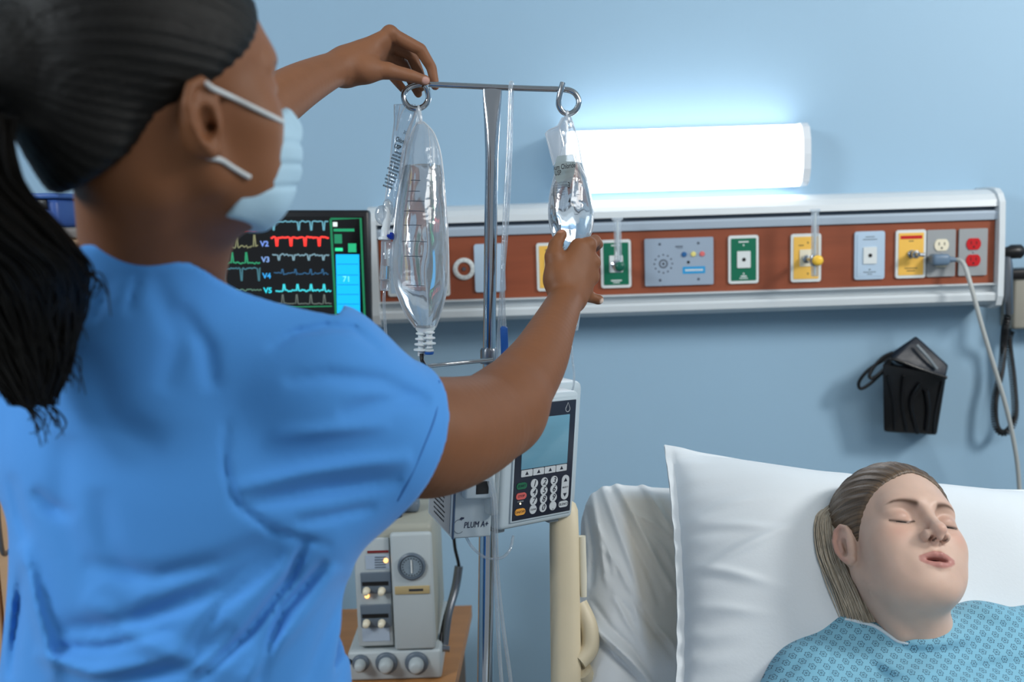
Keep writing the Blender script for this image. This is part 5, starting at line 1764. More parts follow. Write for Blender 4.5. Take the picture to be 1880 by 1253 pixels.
# lashes
def lashes(e):
    mb = MB()
    pts = []
    for t in np.linspace(-1.0, 1.0, 15):
        x = e * (0.0325 + 0.0150 * t); z = -0.0030 - 0.0022 * (1 - t * t)
        y = 0.0635 + 0.0158 * math.sqrt(max(0, 1 - (0.0155 * t / 0.0172) ** 2 - ((z - 0.0035) / 0.0130) ** 2)) + 0.0004
        pts.append(PH @ Vector((x, y, z)))
    mb.tube(pts, [0.0003] + [0.0010] * 13 + [0.0002], 6, 2)
    for i in range(1, 14):
        d_ = (PH.to_3x3() @ Vector((e * 0.35 * (i - 6) / 7, 0.75, -0.75))).normalized()
        mb.tube([pts[i], pts[i] + d_ * 0.003, pts[i] + d_ * 0.0055 + PH.to_3x3() @ Vector((0, 0.0008, 0.0010))], [0.0003, 0.0002, 0.0001], 4, 1)
    return mb


m_lash = mat('lash_brown', (36, 26, 22), 0.6, noise=0.05)
for e in (-1, 1):
    obj('eyelashes', lashes(e), m_lash, patient)


# hair: swept back strands toward the gathered tail
def hair_mat(name, c1, c2, freq=60, rough=0.42, spec=0.5):
    m = bpy.data.materials.new(name); m.use_nodes = True
    N = m.node_tree.nodes; L = m.node_tree.links; b = N['Principled BSDF']
    b.inputs['Roughness'].default_value = rough; b.inputs['Specular IOR Level'].default_value = spec
    b.inputs['Anisotropic'].default_value = 0.3
    a = N.new('ShaderNodeAttribute'); a.attribute_name = 'strand'
    a2 = N.new('ShaderNodeAttribute'); a2.attribute_name = 'along'
    cx = N.new('ShaderNodeCombineXYZ')
    ml_ = N.new('ShaderNodeMath'); ml_.operation = 'MULTIPLY'; ml_.inputs[1].default_value = freq
    ml2 = N.new('ShaderNodeMath'); ml2.operation = 'MULTIPLY'; ml2.inputs[1].default_value = 9.0
    L.new(a.outputs['Fac'], ml_.inputs[0]); L.new(a2.outputs['Fac'], ml2.inputs[0])
    L.new(ml_.outputs[0], cx.inputs[0]); L.new(ml2.outputs[0], cx.inputs[1])
    n = N.new('ShaderNodeTexNoise'); n.inputs['Scale'].default_value = 1.0; n.inputs['Detail'].default_value = 5; n.inputs['Roughness'].default_value = 0.65
    L.new(cx.outputs[0], n.inputs['Vector'])
    cr_ = N.new('ShaderNodeValToRGB'); cr_.color_ramp.elements[0].position = 0.3; cr_.color_ramp.elements[1].position = 0.72
    cr_.color_ramp.elements[0].color = lin(c1); cr_.color_ramp.elements[1].color = lin(c2)
    L.new(n.outputs['Fac'], cr_.inputs[0]); L.new(cr_.outputs[0], b.inputs['Base Color'])
    bp = N.new('ShaderNodeBump'); bp.inputs['Strength'].default_value = 0.7; bp.inputs['Distance'].default_value = 0.0015
    L.new(n.outputs['Fac'], bp.inputs['Height']); L.new(bp.outputs[0], b.inputs['Normal'])
    return m


def strand_attr(M, g):
    """strand id: angle round the line from the brow to the gathering point; along: distance to the gather"""
    g = np.array(g, float); gl = np.linalg.norm(g); ax = g / gl
    u = np.cross(ax, (1, 0, 0)); u /= np.linalg.norm(u); v = np.cross(ax, u)

    def st(V):
        q = local(V, M); a = np.arctan2(q @ v, q @ u); return a

    def al(V):
        q = local(V, M); return np.linalg.norm(q - g, axis=1)
    return st, al


s = SDF(PH)
s.ell((0, -0.020, 0.036), (0.0765, 0.0965, 0.0850), k=0)
s.ell((0, 0.018, 0.022), (0.0675, 0.0705, 0.0785), k=0.02)
s.ell((0, -0.060, -0.010), (0.060, 0.050, 0.060), k=0.02)
gth = (0.020, -0.105, -0.005)
stf, alf = strand_attr(PH, (0.015, -0.12, 0.01))
nrm = PH.to_3x3() @ Vector((0, 0.80, -0.60)); hp = PH @ Vector((0, 0.070, 0.070))
hl = np.array(PH.translation) - 0.25; hh_ = np.array(PH.translation) + 0.25


def hairline(Q):
    q = local(Q.reshape(-1, 3), PH).reshape(Q.shape); return q


def cut_fn(Q):
    q = hairline(Q); ax = np.abs(q[..., 0])
    return ((q[..., 1] - 0.0660) - (q[..., 2] - 0.057) * 0.74 + 0.30 * np.maximum(0, 0.028 - ax)) * 0.78 + 0.0006 * np.sin(stf(Q.reshape(-1, 3)).reshape(Q.shape[:-1]) * 55)


s.add(cut_fn, hl, hh_, 'cut', 0.006)
for e in (-1, 1):
    s.M = PH; s.ell((e * 0.085, -0.012, -0.012), (0.016, 0.016, 0.024), k=0.004, mode='s'); s.M = Matrix.Identity(4)
s.disp(lambda Q: np.clip(-cut_fn(Q) / 0.018, 0.12, 1) * (0.0009 * np.sin(stf(Q.reshape(-1, 3)).reshape(Q.shape[:-1]) * 42 + 2 * np.sin(local(Q.reshape(-1, 3), PH)[:, 1].reshape(Q.shape[:-1]) * 40)) +
       0.0006 * np.sin(stf(Q.reshape(-1, 3)).reshape(Q.shape[:-1]) * 97 + 1.0)), hl, hh_)
m_hair1 = hair_mat('hair_brown', (46, 35, 27), (118, 94, 70), 34)
sdf_obj('hair', s, 0.0018, m_hair1, patient, fattr={'strand': stf, 'along': alf}, it=1)
# the paler loose tail behind ear and neck
tb = MB(); rr_ = random.Random(9)
pilh = hitter(pil)
tail_path = [pilh(x, y, l_) for x, y, l_ in ((1556, 915, 0.004), (1528, 950, 0.010), (1537, 1015, 0.013), (1562, 1072, 0.014), (1590, 1140, 0.014))]
for k in range(420):
    ox = max(-1.7, min(1.7, rr_.gauss(0, 0.75))); oz = rr_.uniform(-1, 1)
    wds = [0.009, 0.015, 0.017, 0.018, 0.019]
    ph_ = rr_.uniform(0, 6); am_ = rr_.uniform(0.0006, 0.003)
    pts = [p + cright * (ox * w_ + am_ * math.sin(ph_ + i * 2.1)) + cfwd * (oz * 0.007 * (1 - min(1, abs(ox) * .5)) + 0.005 * abs(ox) ** 1.5 - 0.004 + am_ * math.cos(ph_ + i * 1.7)) for i, (p, w_) in enumerate(zip(tail_path, wds))]
    tb.tube(pts, [0.0005, 0.0008, 0.0008, 0.0007, 0.0004], 5, 5)
m_tail = mat('hair_ash_blonde', (176, 164, 146), 0.5, noise=0.22, nscale=160, stretch=(1, 1, 0.1), bump=0.0)
obj('hair_tail', tb, m_tail, patient)

# wispy hairs standing off the crown and temple
wb = MB()
for k in range(30):
    a0 = rr_.uniform(-1.3, 1.3)
    b0 = Vector((0.078 * math.sin(a0) * 0.9, rr_.uniform(-0.07, -0.01), 0.036 + 0.085 * math.cos(a0)))
    p0 = PH @ b0
    nv_ = (PH.to_3x3() @ Vector((b0.x, 0, b0.z - 0.036))).normalized(); bk_ = (PH.to_3x3() @ Vector((0, -1, -0.2))).normalized()
    wb.tube([p0, p0 + nv_ * 0.003 + bk_ * 0.012, p0 + nv_ * rr_.uniform(0.001, 0.007) + bk_ * 0.028], [0.00025, 0.0002, 0.0001], 4, 3)
obj('loose_hair', wb, m_tail, patient)


# gown
def flower_mat():
    m = bpy.data.materials.new('gown_flowers'); m.use_nodes = True
    N = m.node_tree.nodes; L = m.node_tree.links; b = N['Principled BSDF']
    b.inputs['Roughness'].default_value = 0.8; b.inputs['Sheen Weight'].default_value = 0.15; b.inputs['Specular IOR Level'].default_value = 0.2

    def M_(op, x, y=None, c=None):
        n = N.new('ShaderNodeMath'); n.operation = op
        for i, v in enumerate((x, y, c)):
            if v is None: continue
            if isinstance(v, (int, float)): n.inputs[i].default_value = v
            else: L.new(v, n.inputs[i])
        return n.outputs[0]
    au = N.new('ShaderNodeAttribute'); au.attribute_name = 'cloth_u'
    av = N.new('ShaderNodeAttribute'); av.attribute_name = 'cloth_v'
    U = M_('DIVIDE', au.outputs['Fac'], 0.0190); V_ = M_('DIVIDE', av.outputs['Fac'], 0.0175)

    def lattice(o):
        p = M_('SUBTRACT', M_('FRACT', M_('ADD', U, o + 50)), 0.5); q = M_('SUBTRACT', M_('FRACT', M_('ADD', V_, o + 50)), 0.5)
        r = M_('SQRT', M_('ADD', M_('MULTIPLY', p, p), M_('MULTIPLY', q, q))); a = M_('ARCTAN2', q, p)
        R = M_('MULTIPLY_ADD', M_('ABSOLUTE', M_('COSINE', M_('MULTIPLY', a, 3.0))), 0.085, 0.155)
        ring = M_('LESS_THAN', M_('ABSOLUTE', M_('SUBTRACT', r, R)), 0.024)
        sp_ = M_('MULTIPLY', M_('LESS_THAN', M_('ABSOLUTE', M_('COSINE', M_('MULTIPLY', a, 3.0))), 0.16), M_('LESS_THAN', r, 0.17))
        cen = M_('LESS_THAN', M_('ABSOLUTE', M_('SUBTRACT', r, 0.05)), 0.020)
        return M_('MAXIMUM', M_('MAXIMUM', ring, M_('MULTIPLY', sp_, 0.8)), cen)
    f = M_('MAXIMUM', lattice(0.0), lattice(0.5))
    mx_ = N.new('ShaderNodeMix'); mx_.data_type = 'RGBA'
    L.new(f, mx_.inputs[0]); mx_.inputs[6].default_value = lin((122, 178, 202)); mx_.inputs[7].default_value = lin((48, 74, 96))
    L.new(mx_.outputs[2], b.inputs['Base Color'])
    tc = N.new('ShaderNodeTexCoord'); n2 = N.new('ShaderNodeTexNoise'); n2.inputs['Scale'].default_value = 350
    L.new(tc.outputs['Object'], n2.inputs['Vector'])
    bp = N.new('ShaderNodeBump'); bp.inputs['Strength'].default_value = 0.1; bp.inputs['Distance'].default_value = 0.001
    L.new(n2.outputs['Fac'], bp.inputs['Height']); L.new(bp.outputs[0], b.inputs['Normal'])
    return m


s = SDF()
s.cone(P(1452, 1330, 1.28), P(1490, 1262, 1.33), 0.055, 0.056, 0.0)
s.cone(P(1490, 1262, 1.33), P(1565, 1196, 1.375), 0.056, 0.052, 0.03)
s.cone(P(1565, 1196, 1.375), P(1690, 1200, 1.365), 0.052, 0.050, 0.03)
s.cone(P(1690, 1200, 1.365), P(1800, 1186, 1.40), 0.050, 0.054, 0.03)
s.cone(P(1800, 1186, 1.40), P(1925, 1200, 1.42), 0.054, 0.060, 0.03)
s.cone(P(1925, 1200, 1.42), P(1975, 1330, 1.36), 0.060, 0.056, 0.03)
s.ell(P(1700, 1330, 1.36), (0.185, 0.095, 0.115), k=0.05)
s.ell(P(1690, 1480, 1.28), (0.19, 0.11, 0.16), k=0.05)
s.ell(P(1657, 1066, 1.345), (0.086, 0.085, 0.035), rot=CR @ Matrix(((1, 0, 0), (0, 0, 1), (0, -1, 0))), k=0.006, mode='s')
glo = np.array(P(1700, 1300, 1.36)) - 0.6; ghi = glo + 1.2
for pts, wd, am in [([(1535, 1160), (1524, 1200), (1520, 1262)], 3.0, .0022), ([(1600, 1165), (1680, 1200), (1780, 1195), (1860, 1150)], 14, .006), ([(1570, 1200), (1660, 1235), (1780, 1240)], 12, -.005), ([(1640, 1180), (1720, 1185), (1800, 1160)], 10, -.004),
                    ([(1560, 1150), (1590, 1200), (1640, 1262)], 12, .004), ([(1420, 1262), (1460, 1220), (1500, 1190)], 9, .003), ([(1780, 1130), (1830, 1150), (1900, 1150)], 10, .004), ([(1700, 1250), (1800, 1225), (1900, 1215)], 10, .005)]:
    s.disp(stroke(pts, wd, am), glo, ghi)
s.disp(lambda Q: 0.0018 * vnoise(Q[..., 0], Q[..., 1], Q[..., 2], 60, 8), glo, ghi)
gU = (P(1900, 1190, 1.36) - P(1500, 1190, 1.36)).normalized()
gc = np.array(P(1690, 1200, 1.36))
gV = (mv + Vector((0, -0.0, 0))).normalized(); gV = (gV - gU * gV.dot(gU)).normalized(); gN = np.array(gU.cross(gV))


def clu(V):
    q = V - gc; x = q @ np.array(gU); n_ = np.abs(q @ gN)
    return x + 0.10 * np.sin(x * 5) * 0 + 0.0


def clv(V):
    q = V - gc; return q @ np.array(gV)


gown = sdf_obj('gown', s, 0.0028, flower_mat(), patient, fattr={'cloth_u': clu, 'cloth_v': clv}, it=2)
gh = hitter(gown)
tr = MB()
tr.tube([gh(x, y, -0.0005) for x, y in ((1551, 1138), (1577, 1143), (1604, 1150), (1626, 1163), (1648, 1178), (1668, 1183))], [0.002, 0.0028, 0.0028, 0.0028, 0.0024, 0.001], 10)
obj('gown_collar', tr, mat('collar_white', (206, 218, 226), 0.7, noise=0.01, bump=0.1), gown)

# ================================================================== NURSE
yaw_dir = rad(51)
fN = Vector((math.sin(yaw_dir), math.cos(yaw_dir), 0)); pit = rad(2)
fN = (fN * math.cos(pit) + Z3 * math.sin(pit)).normalized()
rN = fN.cross(Z3).normalized(); zN = rN.cross(fN).normalized()
earP = P(372, 226, 0.745)
NH = frame_M(Vector((0, 0, 0)), rN, fN, zN)
NH.translation = earP - rN * 0.0745 + fN * 0.004 + zN * 0.028
s = SDF(NH)
face_sdf(s, 0.2, -0.014)
s.M = Matrix.Identity(4)
# neck and trunk (the trunk stays inside the scrubs)
s.cone(NH @ Vector((0, -0.022, -0.050)), P(270, 505, 0.905), 0.056, 0.056, 0.02)
s.cone(NH @ Vector((0, 0.024, -0.065)), P(325, 530, 0.93), 0.034, 0.036, 0.03)
s.ell(P(275, 630, 0.965), (0.10, 0.05, 0.045), k=0.03)
s.cone(P(300, 620, 0.98), P(330, 1300, 1.02), 0.07, 0.09, 0.05)
s.cone(P(300, 660, 1.0), P(590, 735, 0.97), 0.04, 0.045, 0.02)
s.cone(P(280, 640, 0.98), P(70, 720, 1.02), 0.05, 0.055, 0.04)
# right arm
s.chain([P(590, 735, 0.97), P(690, 780, 1.015), P(780, 803, 1.065), P(870, 784, 1.13), P(926, 750, 1.185)], [0.045, 0.058, 0.0655, 0.0580, 0.0485], 0.02, fine=8)
s.chain([P(926, 750, 1.185), P(950, 715, 1.215), P(988, 660, 1.27), P(1016, 600, 1.335), P(1040, 548, 1.41)], [0.048, 0.0445, 0.0380, 0.0300, 0.0240], 0.02, fine=8)
s.ell(P(926, 782, 1.185), (0.026, 0.03, 0.024), k=0.03)
# right hand
pc_ = P(1047, 496, 1.425)
s.cone(P(1042, 545, 1.415), P(1024, 512, 1.412), 0.0195, 0.0185, 0.014)
s.cone(P(1024, 512, 1.412), P(1017, 472, 1.415), 0.0180, 0.0125, 0.012)
for a_, b_, r0_, r1_ in ((P(1045, 540, 1.418), P(1078, 455, 1.438), 0.0185, 0.0120), (P(1048, 540, 1.422), P(1085, 483, 1.444), 0.0180, 0.0120), (P(1050, 545, 1.425), P(1083, 509, 1.447), 0.0170, 0.0115), (P(1048, 548, 1.425), P(1068, 537, 1.442), 0.0165, 0.0110),
                         (P(1030, 520, 1.415), P(1060, 452, 1.43), 0.0170, 0.0110)):
    s.cone(a_, b_, r0_, r1_, 0.014)
s.chain([P(1017, 472, 1.415), P(1020, 449, 1.424), P(1030, 433, 1.433)], [0.0122, 0.0104, 0.0076], 0.006)
s.ell(P(1032, 430, 1.431), (0.0070, 0.0065, 0.0070), k=0.004)
s.chain([P(1078, 453, 1.440), P(1092, 442, 1.464), P(1098, 449, 1.486), P(1088, 458, 1.502)], [0.0115, 0.0092, 0.0080, 0.0068], 0.005)
s.chain([P(1086, 482, 1.446), P(1091, 483, 1.484), P(1082, 478, 1.504), P(1070, 472, 1.510)], [0.0115, 0.0092, 0.0080, 0.0068], 0.005)
s.chain([P(1084, 509, 1.448), P(1089, 510, 1.482), P(1079, 503, 1.502), P(1066, 497, 1.506)], [0.0110, 0.0088, 0.0076, 0.0066], 0.005)
s.chain([P(1066, 538, 1.440), P(1084, 546, 1.448), P(1097, 550, 1.452)], [0.0100, 0.0084, 0.0072], 0.006)
s.ell(P(1100, 551, 1.452), (0.0070, 0.0068, 0.0064), k=0.004)
for q_ in (P(1083, 447, 1.436), P(1090, 482, 1.442), P(1088, 509, 1.444)):
    s.ell(q_, (0.0085, 0.0085, 0.0085), k=0.007)
# left arm
s.chain([P(70, 720, 1.02), P(240, 500, 1.12), P(410, 268, 1.22)], [0.055, 0.050, 0.042], 0.02)
s.chain([P(410, 268, 1.22), P(460, 222, 1.27), P(535, 168, 1.335), P(590, 138, 1.385), P(630, 121, 1.42)], [0.042, 0.039, 0.0325, 0.0265, 0.0222], 0.012, fine=8)
# left hand
s.cone(P(630, 121, 1.42), P(664, 112, 1.432), 0.0225, 0.0235, 0.014)
for a_, b_, r0_, r1_ in ((P(640, 112, 1.425), P(714, 64, 1.445), 0.0190, 0.0105), (P(642, 118, 1.43), P(711, 80, 1.462), 0.0185, 0.0105), (P(642, 124, 1.435), P(704, 98, 1.478), 0.0180, 0.0105), (P(642, 130, 1.438), P(696, 116, 1.489), 0.0170, 0.0100)):
    s.cone(a_, b_, r0_, r1_, 0.014)
s.cone(P(642, 134, 1.425), P(672, 130, 1.423), 0.0165, 0.0160, 0.012)
s.cone(P(672, 130, 1.423), P(712, 130, 1.430), 0.0160, 0.0112, 0.012)
s.chain([P(712, 130, 1.430), P(752, 139, 1.444), P(778, 147, 1.4565)], [0.0110, 0.0095, 0.0074], 0.006)
s.ell(P(780, 148, 1.4565), (0.0080, 0.0066, 0.0070), k=0.004)
s.ell(P(630, 148, 1.425), (0.012, 0.012, 0.008), k=0.010)
s.chain([P(716, 62, 1.447), P(772, 91, 1.468), P(792, 124, 1.482), P(799, 158, 1.484)], [0.0108, 0.0092, 0.0080, 0.0066], 0.005)
s.chain([P(712, 78, 1.464), P(756, 102, 1.494), P(770, 136, 1.500), P(774, 160, 1.490)], [0.0105, 0.0090, 0.0080, 0.0066], 0.005)
s.chain([P(706, 96, 1.480), P(740, 118, 1.508), P(755, 148, 1.512), P(768, 172, 1.500)], [0.0105, 0.0088, 0.0076, 0.0064], 0.005)
s.chain([P(698, 114, 1.490), P(717, 135, 1.512), P(729, 150, 1.516), P(741, 165, 1.506)], [0.0098, 0.0080, 0.0070, 0.0058], 0.005)
s.ell(P(716, 58, 1.444), (0.010, 0.010, 0.009), k=0.006)
# creases of the palm side and wrist
hlo = np.array(P(700, 120, 1.46)) - 0.16; hhi = hlo + 0.32
for pts, wd, am in [([(715, 64), (722, 84), (724, 106)], 2.0, .0016), ([(722, 62), (729, 82)], 1.8, .0012), ([(742, 132), (752, 128)], 1.6, .0008), ([(747, 134), (757, 130)], 1.6, .0008), ([(697, 132), (705, 146)], 1.6, .0008), ([(703, 128), (712, 144)], 1.4, .0007),
                    ([(760, 100), (770, 94)], 1.6, .0010), ([(783, 124), (793, 118)], 1.6, .0010), ([(632, 150), (640, 140)], 1.6, .0010), ([(638, 154), (648, 142)], 1.4, .0009)]:
    s.disp(stroke(pts, wd, am), hlo, hhi)


def nrs_col(V):
    q = local(V, NH); x, y, z = q[:, 0], q[:, 1], q[:, 2]; ax = np.abs(x)
    c = np.tile(np.array(lin((120, 77, 49))[:3]), (len(V), 1))
    c = mixc(c, lin((142, 98, 72))[:3], 0.5 * smooth01(y, 0.04, 0.075) * (z > -0.1))
    ex_ = (ax - 0.0315) / 0.0155
    lid = np.exp(-((z - (-0.0028 - 0.0020 * (1 - ex_ ** 2))) / 0.0013) ** 2) * (np.abs(ex_) < 1.05) * (y > 0.04)
    c = mixc(c, lin((28, 20, 16))[:3], 0.9 * lid)
    bz = 0.0175 + 0.0050 * np.sin(np.clip((ax - 0.012) / 0.040, 0, 1) * PI * 0.85)
    br_ = np.exp(-((z - bz) / 0.003) ** 2) * smooth01(ax, 0.011, 0.016) * smooth01(-ax, -0.053, -0.044) * (y > 0.04)
    c = mixc(c, lin((40, 28, 22))[:3], 0.85 * br_)
    def spot(p, r, t, m):
        nonlocal c
        d = np.linalg.norm(V - np.array(p), axis=1)
        c = mixc(c, lin(t)[:3], m * smooth01(-d, -r * 1.15, -r * 0.8))
    spot(P(783, 148, 1.449), 0.0065, (190, 150, 140), 0.9)
    spot(P(1029, 424, 1.4285), 0.0055, (176, 128, 108), 0.7)
    spot(P(1104, 553, 1.449), 0.0045, (206, 188, 176), 0.9)
    spot(P(799, 160, 1.478), 0.008, (172, 112, 80), 0.5)
    # paler palm side seen between thumb and finger
    return c


m_nskin = skin_mat('brown_skin', 0.54, 0.05, 0.10)
nurse = sdf_obj('person', s, 0.0018, m_nskin, None, colfn=nrs_col, it=4)
set_props(nurse, 'nurse in blue scrubs and face mask, seen from behind, reaching up to the drip stand', 'person')

# scrubs
s = SDF()
WI = Matrix.Identity(3)
s.ell(P(335, 770, 1.0), (0.170, 0.115, 0.155), k=0)
s.ell(P(346, 960, 1.0), (0.162, 0.115, 0.20), k=0.06)
s.ell(P(330, 1300, 1.02), (0.176, 0.125, 0.24), k=0.06)
s.cone(P(255, 590, 0.95), P(590, 700, 0.975), 0.052, 0.066, 0.04)
s.cone(P(300, 620, 0.97), P(90, 730, 1.03), 0.060, 0.068, 0.04)
s.cone(P(90, 730, 1.03), P(120, 820, 1.03), 0.068, 0.07, 0.04)
s.chain([P(580, 715, 0.975), P(690, 782, 1.015), P(786, 808, 1.065), P(850, 812, 1.10)], [0.082, 0.0790, 0.0745, 0.074], 0.03)
s.cone(P(690, 830, 1.015), P(560, 900, 0.99), 0.070, 0.080, 0.03)
cuff_c = P(783, 806, 1.065)
ctop = P(822, 690, 1.075); cbot = P(738, 924, 1.055)
cdir = (ctop - cbot).normalized(); cn = (P(850, 815, 1.10) - P(690, 782, 1.015)); cn = (cn - cdir * cn.dot(cdir)).normalized()
slo = np.array(P(800, 800, 1.1)) - np.array((0.16, 0.25, 0.2)); shi = np.array(P(800, 800, 1.1)) + np.array((0.25, 0.3, 0.2))
s.half((ctop + cbot) / 2 - cfwd * 0.055, cn, slo, shi, 0.006)
# neck opening
s.cone(P(268, 650, 0.945), P(272, 430, 0.884), 0.098, 0.082, 0.03)
s.cone(P(205, 590, 0.935), P(420, 600, 0.95), 0.066, 0.062, 0.04)
c3 = [P(150, 493, 0.86), P(400, 524, 0.88), P(300, 600, 1.0)]
pnv = (c3[1] - c3[0]).cross(c3[2] - c3[0]).normalized()
if pnv.z < 0: pnv = -pnv
s.half(c3[0], pnv, np.array(P(272, 470, 0.89)) - 0.16, np.array(P(272, 470, 0.89)) + 0.16, 0.004)
s.cone(P(270, 500, 0.905), P(272, 420, 0.885), 0.066, 0.068, 0.003, mode='s')
# sleeve hollow
s.cone(P(765, 800, 1.055), P(880, 790, 1.13), 0.0655, 0.060, 0.006, mode='s')
nlo = np.array(P(340, 900, 1.0)) - 0.7; nhi = nlo + 1.4
for pts, wd, am in [([(100, 1160), (252, 1142), (403, 1078), (540, 985)], 20, .008), ([(150, 1035), (288, 1060), (403, 1034), (520, 975)], 18, .005), ([(350, 1262), (447, 1171), (533, 1060), (565, 985)], 11, .009),
                    ([(345, 1200), (403, 1114), (461, 1070), (530, 1010)], 12, .005), ([(416, 770), (411, 854), (432, 926), (504, 977), (610, 1005)], 7, .004),
                    ([(490, 640), (540, 612), (600, 600), (650, 604), (700, 645)], 8, .0045), ([(420, 900), (560, 868), (680, 850), (760, 842)], 15, -.006), ([(450, 925), (600, 900), (740, 880)], 14, .005),
                    ([(20, 870), (38, 950), (52, 990)], 12, .003), ([(40, 1000), (68, 1120), (105, 1262)], 14, -.008), ([(202, 510), (172, 600)], 8, .003), ([(255, 500), (236, 580)], 8, .0025), ([(150, 1100), (300, 1200), (420, 1230)], 20, -.005),
                    ([(440, 1262), (540, 1150), (620, 1040)], 16, -.006), ([(560, 1262), (600, 1160), (640, 1060)], 14, .004), ([(180, 900), (200, 1000), (260, 1090)], 22, .003), ([(280, 500), (330, 620), (300, 720)], 22, .003),
                    ([(620, 760), (700, 740), (790, 730)], 16, .004), ([(20, 1250), (36, 1120), (44, 1040)], 10, .006), ([(60, 900), (90, 930), (140, 950)], 14, .004), ([(90, 1190), (200, 1190), (330, 1150)], 10, .005)]:
    s.disp(stroke(pts, wd, am * 1.5), nlo, nhi)
s.disp(lambda Q: 0.003 * vnoise(Q[..., 0], Q[..., 1], Q[..., 2], 20, 12), nlo, nhi)
for pts, wd, am in [([(470, 1262), (520, 1120), (600, 1030)], 10, .008), ([(620, 1262), (640, 1150), (655, 1060)], 9, .005), ([(200, 1262), (330, 1225), (430, 1150)], 16, .007), ([(60, 1200), (170, 1235), (300, 1215)], 12, -.006),
                    ([(520, 700), (600, 690), (700, 700), (790, 740)], 14, .005), ([(500, 800), (600, 790), (720, 780)], 12, -.004), ([(120, 800), (110, 950), (170, 1080)], 26, .004), ([(330, 560), (380, 640), (390, 720)], 16, .004),
                    ([(160, 640), (200, 760), (300, 830)], 30, .004), ([(540, 960), (600, 950), (690, 930)], 10, .005)]:
    s.disp(stroke(pts, wd, am * 1.3), nlo, nhi)
m_scrub = mat('scrub_blue', (74, 142, 212), 0.8, noise=0.015, nscale=8, bump=0.12, bscale=600, sheen=0.15, spec=0.2)
scrubs = sdf_obj('scrub_top', s, 0.0036, m_scrub, nurse, it=2)
sh_ = hitter(scrubs)
cu_ = MB()
cu_.tube([sh_(x, y, -0.0003) for x, y in ((806, 700), (800, 760), (778, 820), (752, 880), (730, 920))], 0.0011, 6)
obj('cuff_seam', cu_, mat('seam_blue', (52, 108, 176), 0.8, noise=0.02), scrubs)

# hair
s = SDF(NH)
s.ell((0, -0.022, 0.038), (0.0785, 0.0985, 0.0860), k=0)
s.ell((0, 0.018, 0.024), (0.0675, 0.0700, 0.0785), k=0.02)
s.ell((0, -0.070, -0.004), (0.058, 0.050, 0.066), k=0.02)
s.ell((0, -0.112, 0.020), (0.042, 0.036, 0.040), k=0.015)
s.ell((0, -0.055, -0.050), (0.056, 0.044, 0.060), k=0.02)
stn, aln = strand_attr(NH, (0.0, -0.135, 0.02))
hl = np.array(NH.translation) - 0.3; hh_ = np.array(NH.translation) + 0.3


def ncut(Q):
    q = local(Q.reshape(-1, 3), NH).reshape(Q.shape); ax = np.abs(q[..., 0])
    return ((q[..., 1] - 0.0660) - (q[..., 2] - 0.060) * 0.52) * 0.87


s.add(ncut, hl, hh_, 'cut', 0.007)
s.add(lambda Q: (lambda q: (-0.010 + 0.74 * q[..., 1] - q[..., 2]) * 0.8)(local(Q.reshape(-1, 3), NH).reshape(Q.shape)), hl, hh_, 'cut', 0.016)
s.ell((0.088, -0.010, -0.024), (0.016, 0.018, 0.028), k=0.004, mode='s')
s.disp(lambda Q: 0.0006 * np.sin(stn(Q.reshape(-1, 3)).reshape(Q.shape[:-1]) * 50) + 0.0004 * np.sin(stn(Q.reshape(-1, 3)).reshape(Q.shape[:-1]) * 113 + 1.0), hl, hh_)
m_hair2 = hair_mat('hair_black', (6, 6, 5), (18, 17, 15), 30, 0.5, 0.22)
sdf_obj('hair', s, 0.0025, m_hair2, nurse, fattr={'strand': stn, 'along': aln}, it=1)
pt = MB(); rr_ = random.Random(21)
pth = [P(-60, 215, 0.70), P(-95, 330, 0.70), P(-40, 430, 0.73), P(20, 500, 0.76), P(30, 580, 0.79), P(38, 660, 0.81), P(62, 745, 0.83)]
wd_ = [0.030, 0.046, 0.060, 0.056, 0.048, 0.038, 0.016]
pt.loft([(p, cright * w_ * 0.82, cfwd * w_ * 0.6) for p, w_ in zip(pth, wd_)], 24)
for k in range(420):
    a_ = rr_.uniform(0, 2 * PI); q_ = math.sqrt(rr_.uniform(0.35, 1.15)); ph_ = rr_.uniform(0, 6); am_ = rr_.uniform(0.001, 0.005); e_ = rr_.uniform(0.5, 1.0)
    n_ = len(pth) if rr_.random() < 0.6 else len(pth) - 1
    pts = [p + cright * (w_ * q_ * math.cos(a_ + 0.25 * i) + am_ * math.sin(ph_ + i * 2.1)) + cfwd * (w_ * 0.65 * q_ * math.sin(a_ + 0.25 * i) + am_ * math.cos(ph_ + i * 1.9)) for i, (p, w_) in enumerate(zip(pth[:n_], wd_))]
    pt.tube(pts, [0.0012] * (n_ - 1) + [0.0004], 4, 5)
for k in range(60):
    t_ = rr_.uniform(0.3, 1); i = rr_.randint(3, 6)
    p = pth[i] + cright * rr_.uniform(-1.0, 1.1) * wd_[i]
    pt.tube([p, p + cright * 0.012 + cup * rr_.uniform(-0.02, 0.004), p + cright * rr_.uniform(0.0, 0.022) - cup * rr_.uniform(0.01, 0.035)], [0.0010, 0.0008, 0.0003], 4, 4)
obj('ponytail', pt, mat('ponytail_black', (17, 15, 13), 0.4, noise=0.3, nscale=80, spec=0.3), nurse)
obj('hair_tie', MB().tube([P(-50, 205, 0.70) + (cup * math.cos(a) + cfwd * math.sin(a)) * 0.026 for a in np.linspace(0, 2 * PI, 17)[:-1]], 0.006, 8, 3, closed=True), m_black, nurse)

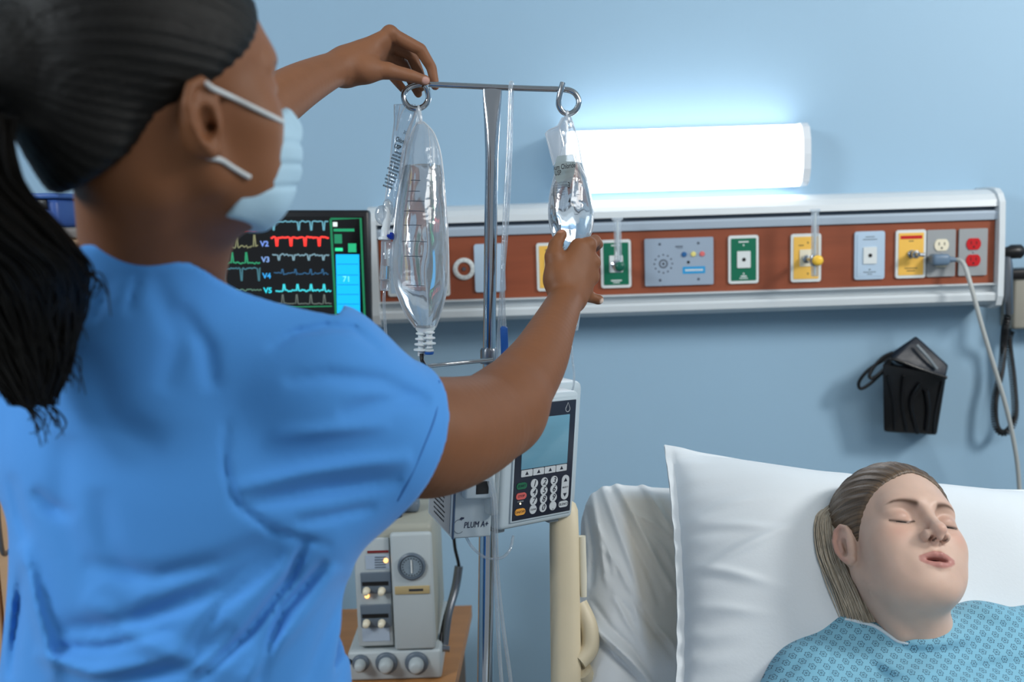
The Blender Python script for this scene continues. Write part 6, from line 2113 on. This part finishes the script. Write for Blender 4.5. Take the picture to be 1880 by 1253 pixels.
# mask
s = SDF(NH)
s.ell((0, 0.052, -0.050), (0.0560, 0.052, 0.060), k=0)
s.cone((0, 0.092, -0.006), (0, 0.1035, -0.026), 0.009, 0.0115, 0.02)
s.ell((0, 0.058, -0.084), (0.040, 0.028, 0.026), k=0.02)
s.ell((0, 0.030, -0.078), (0.054, 0.045, 0.036), k=0.02)
s.ell((0, 0.082, -0.052), (0.030, 0.024, 0.030), k=0.02)
mlo = np.array(NH.translation) - 0.25; mhi = np.array(NH.translation) + 0.25


def mcut(Q):
    q = local(Q.reshape(-1, 3), NH).reshape(Q.shape); x, y, z = np.abs(q[..., 0]), q[..., 1], q[..., 2]
    topc = z - (-0.008 - 0.30 * x)                 # upper edge falls away from the nose
    side = -(y - (0.058 + 0.42 * (z + 0.012)))                # open toward the ears
    bot = -(z + 0.108) - 0.35 * (y - 0.05)
    return np.maximum(np.maximum(topc, side), bot)


s.add(mcut, mlo, mhi, 'cut', 0.002)
for i, zz in enumerate((-0.040, -0.058, -0.076)):
    s.add((lambda zz: lambda Q: (lambda q: 0.0022 * np.exp(-((q[..., 2] - zz + 0.02 * np.abs(q[..., 0])) / 0.0020) ** 2))(local(Q.reshape(-1, 3), NH).reshape(Q.shape)))(zz), mlo, mhi, 'disp', 0)
s.disp(lambda Q: 0.0012 * vnoise(Q[..., 0], Q[..., 1], Q[..., 2], 110, 5), mlo, mhi)
m_mask = mat('mask_blue', (164, 196, 214), 0.7, noise=0.02, bump=0.15, bscale=300)
mask = sdf_obj('face_mask', s, 0.0020, m_mask, nurse, it=1)
m_strap = mat('strap_white', (198, 204, 206), 0.6, noise=0.02)
L_ = lambda x, y, z: NH @ Vector((x, y, z))
hc = np.array(NH.translation)
nh = hitter(nurse, hc, 0.2)
obj('ear_strap', MB().tube([L_(0.071, -0.016, -0.024), L_(0.0775, -0.004, 0.000)] + [nh(x, y, 0.0022) for x, y in ((392, 163), (425, 178), (460, 195), (495, 212), (519, 224))], 0.0021, 8), m_strap, mask)
obj('ear_strap', MB().tube([L_(0.071, -0.016, -0.030), L_(0.071, -0.006, -0.050)] + [nh(x, y, 0.0022) for x, y in ((406, 294), (425, 306), (443, 317), (459, 326))], 0.0021, 8), m_strap, mask)
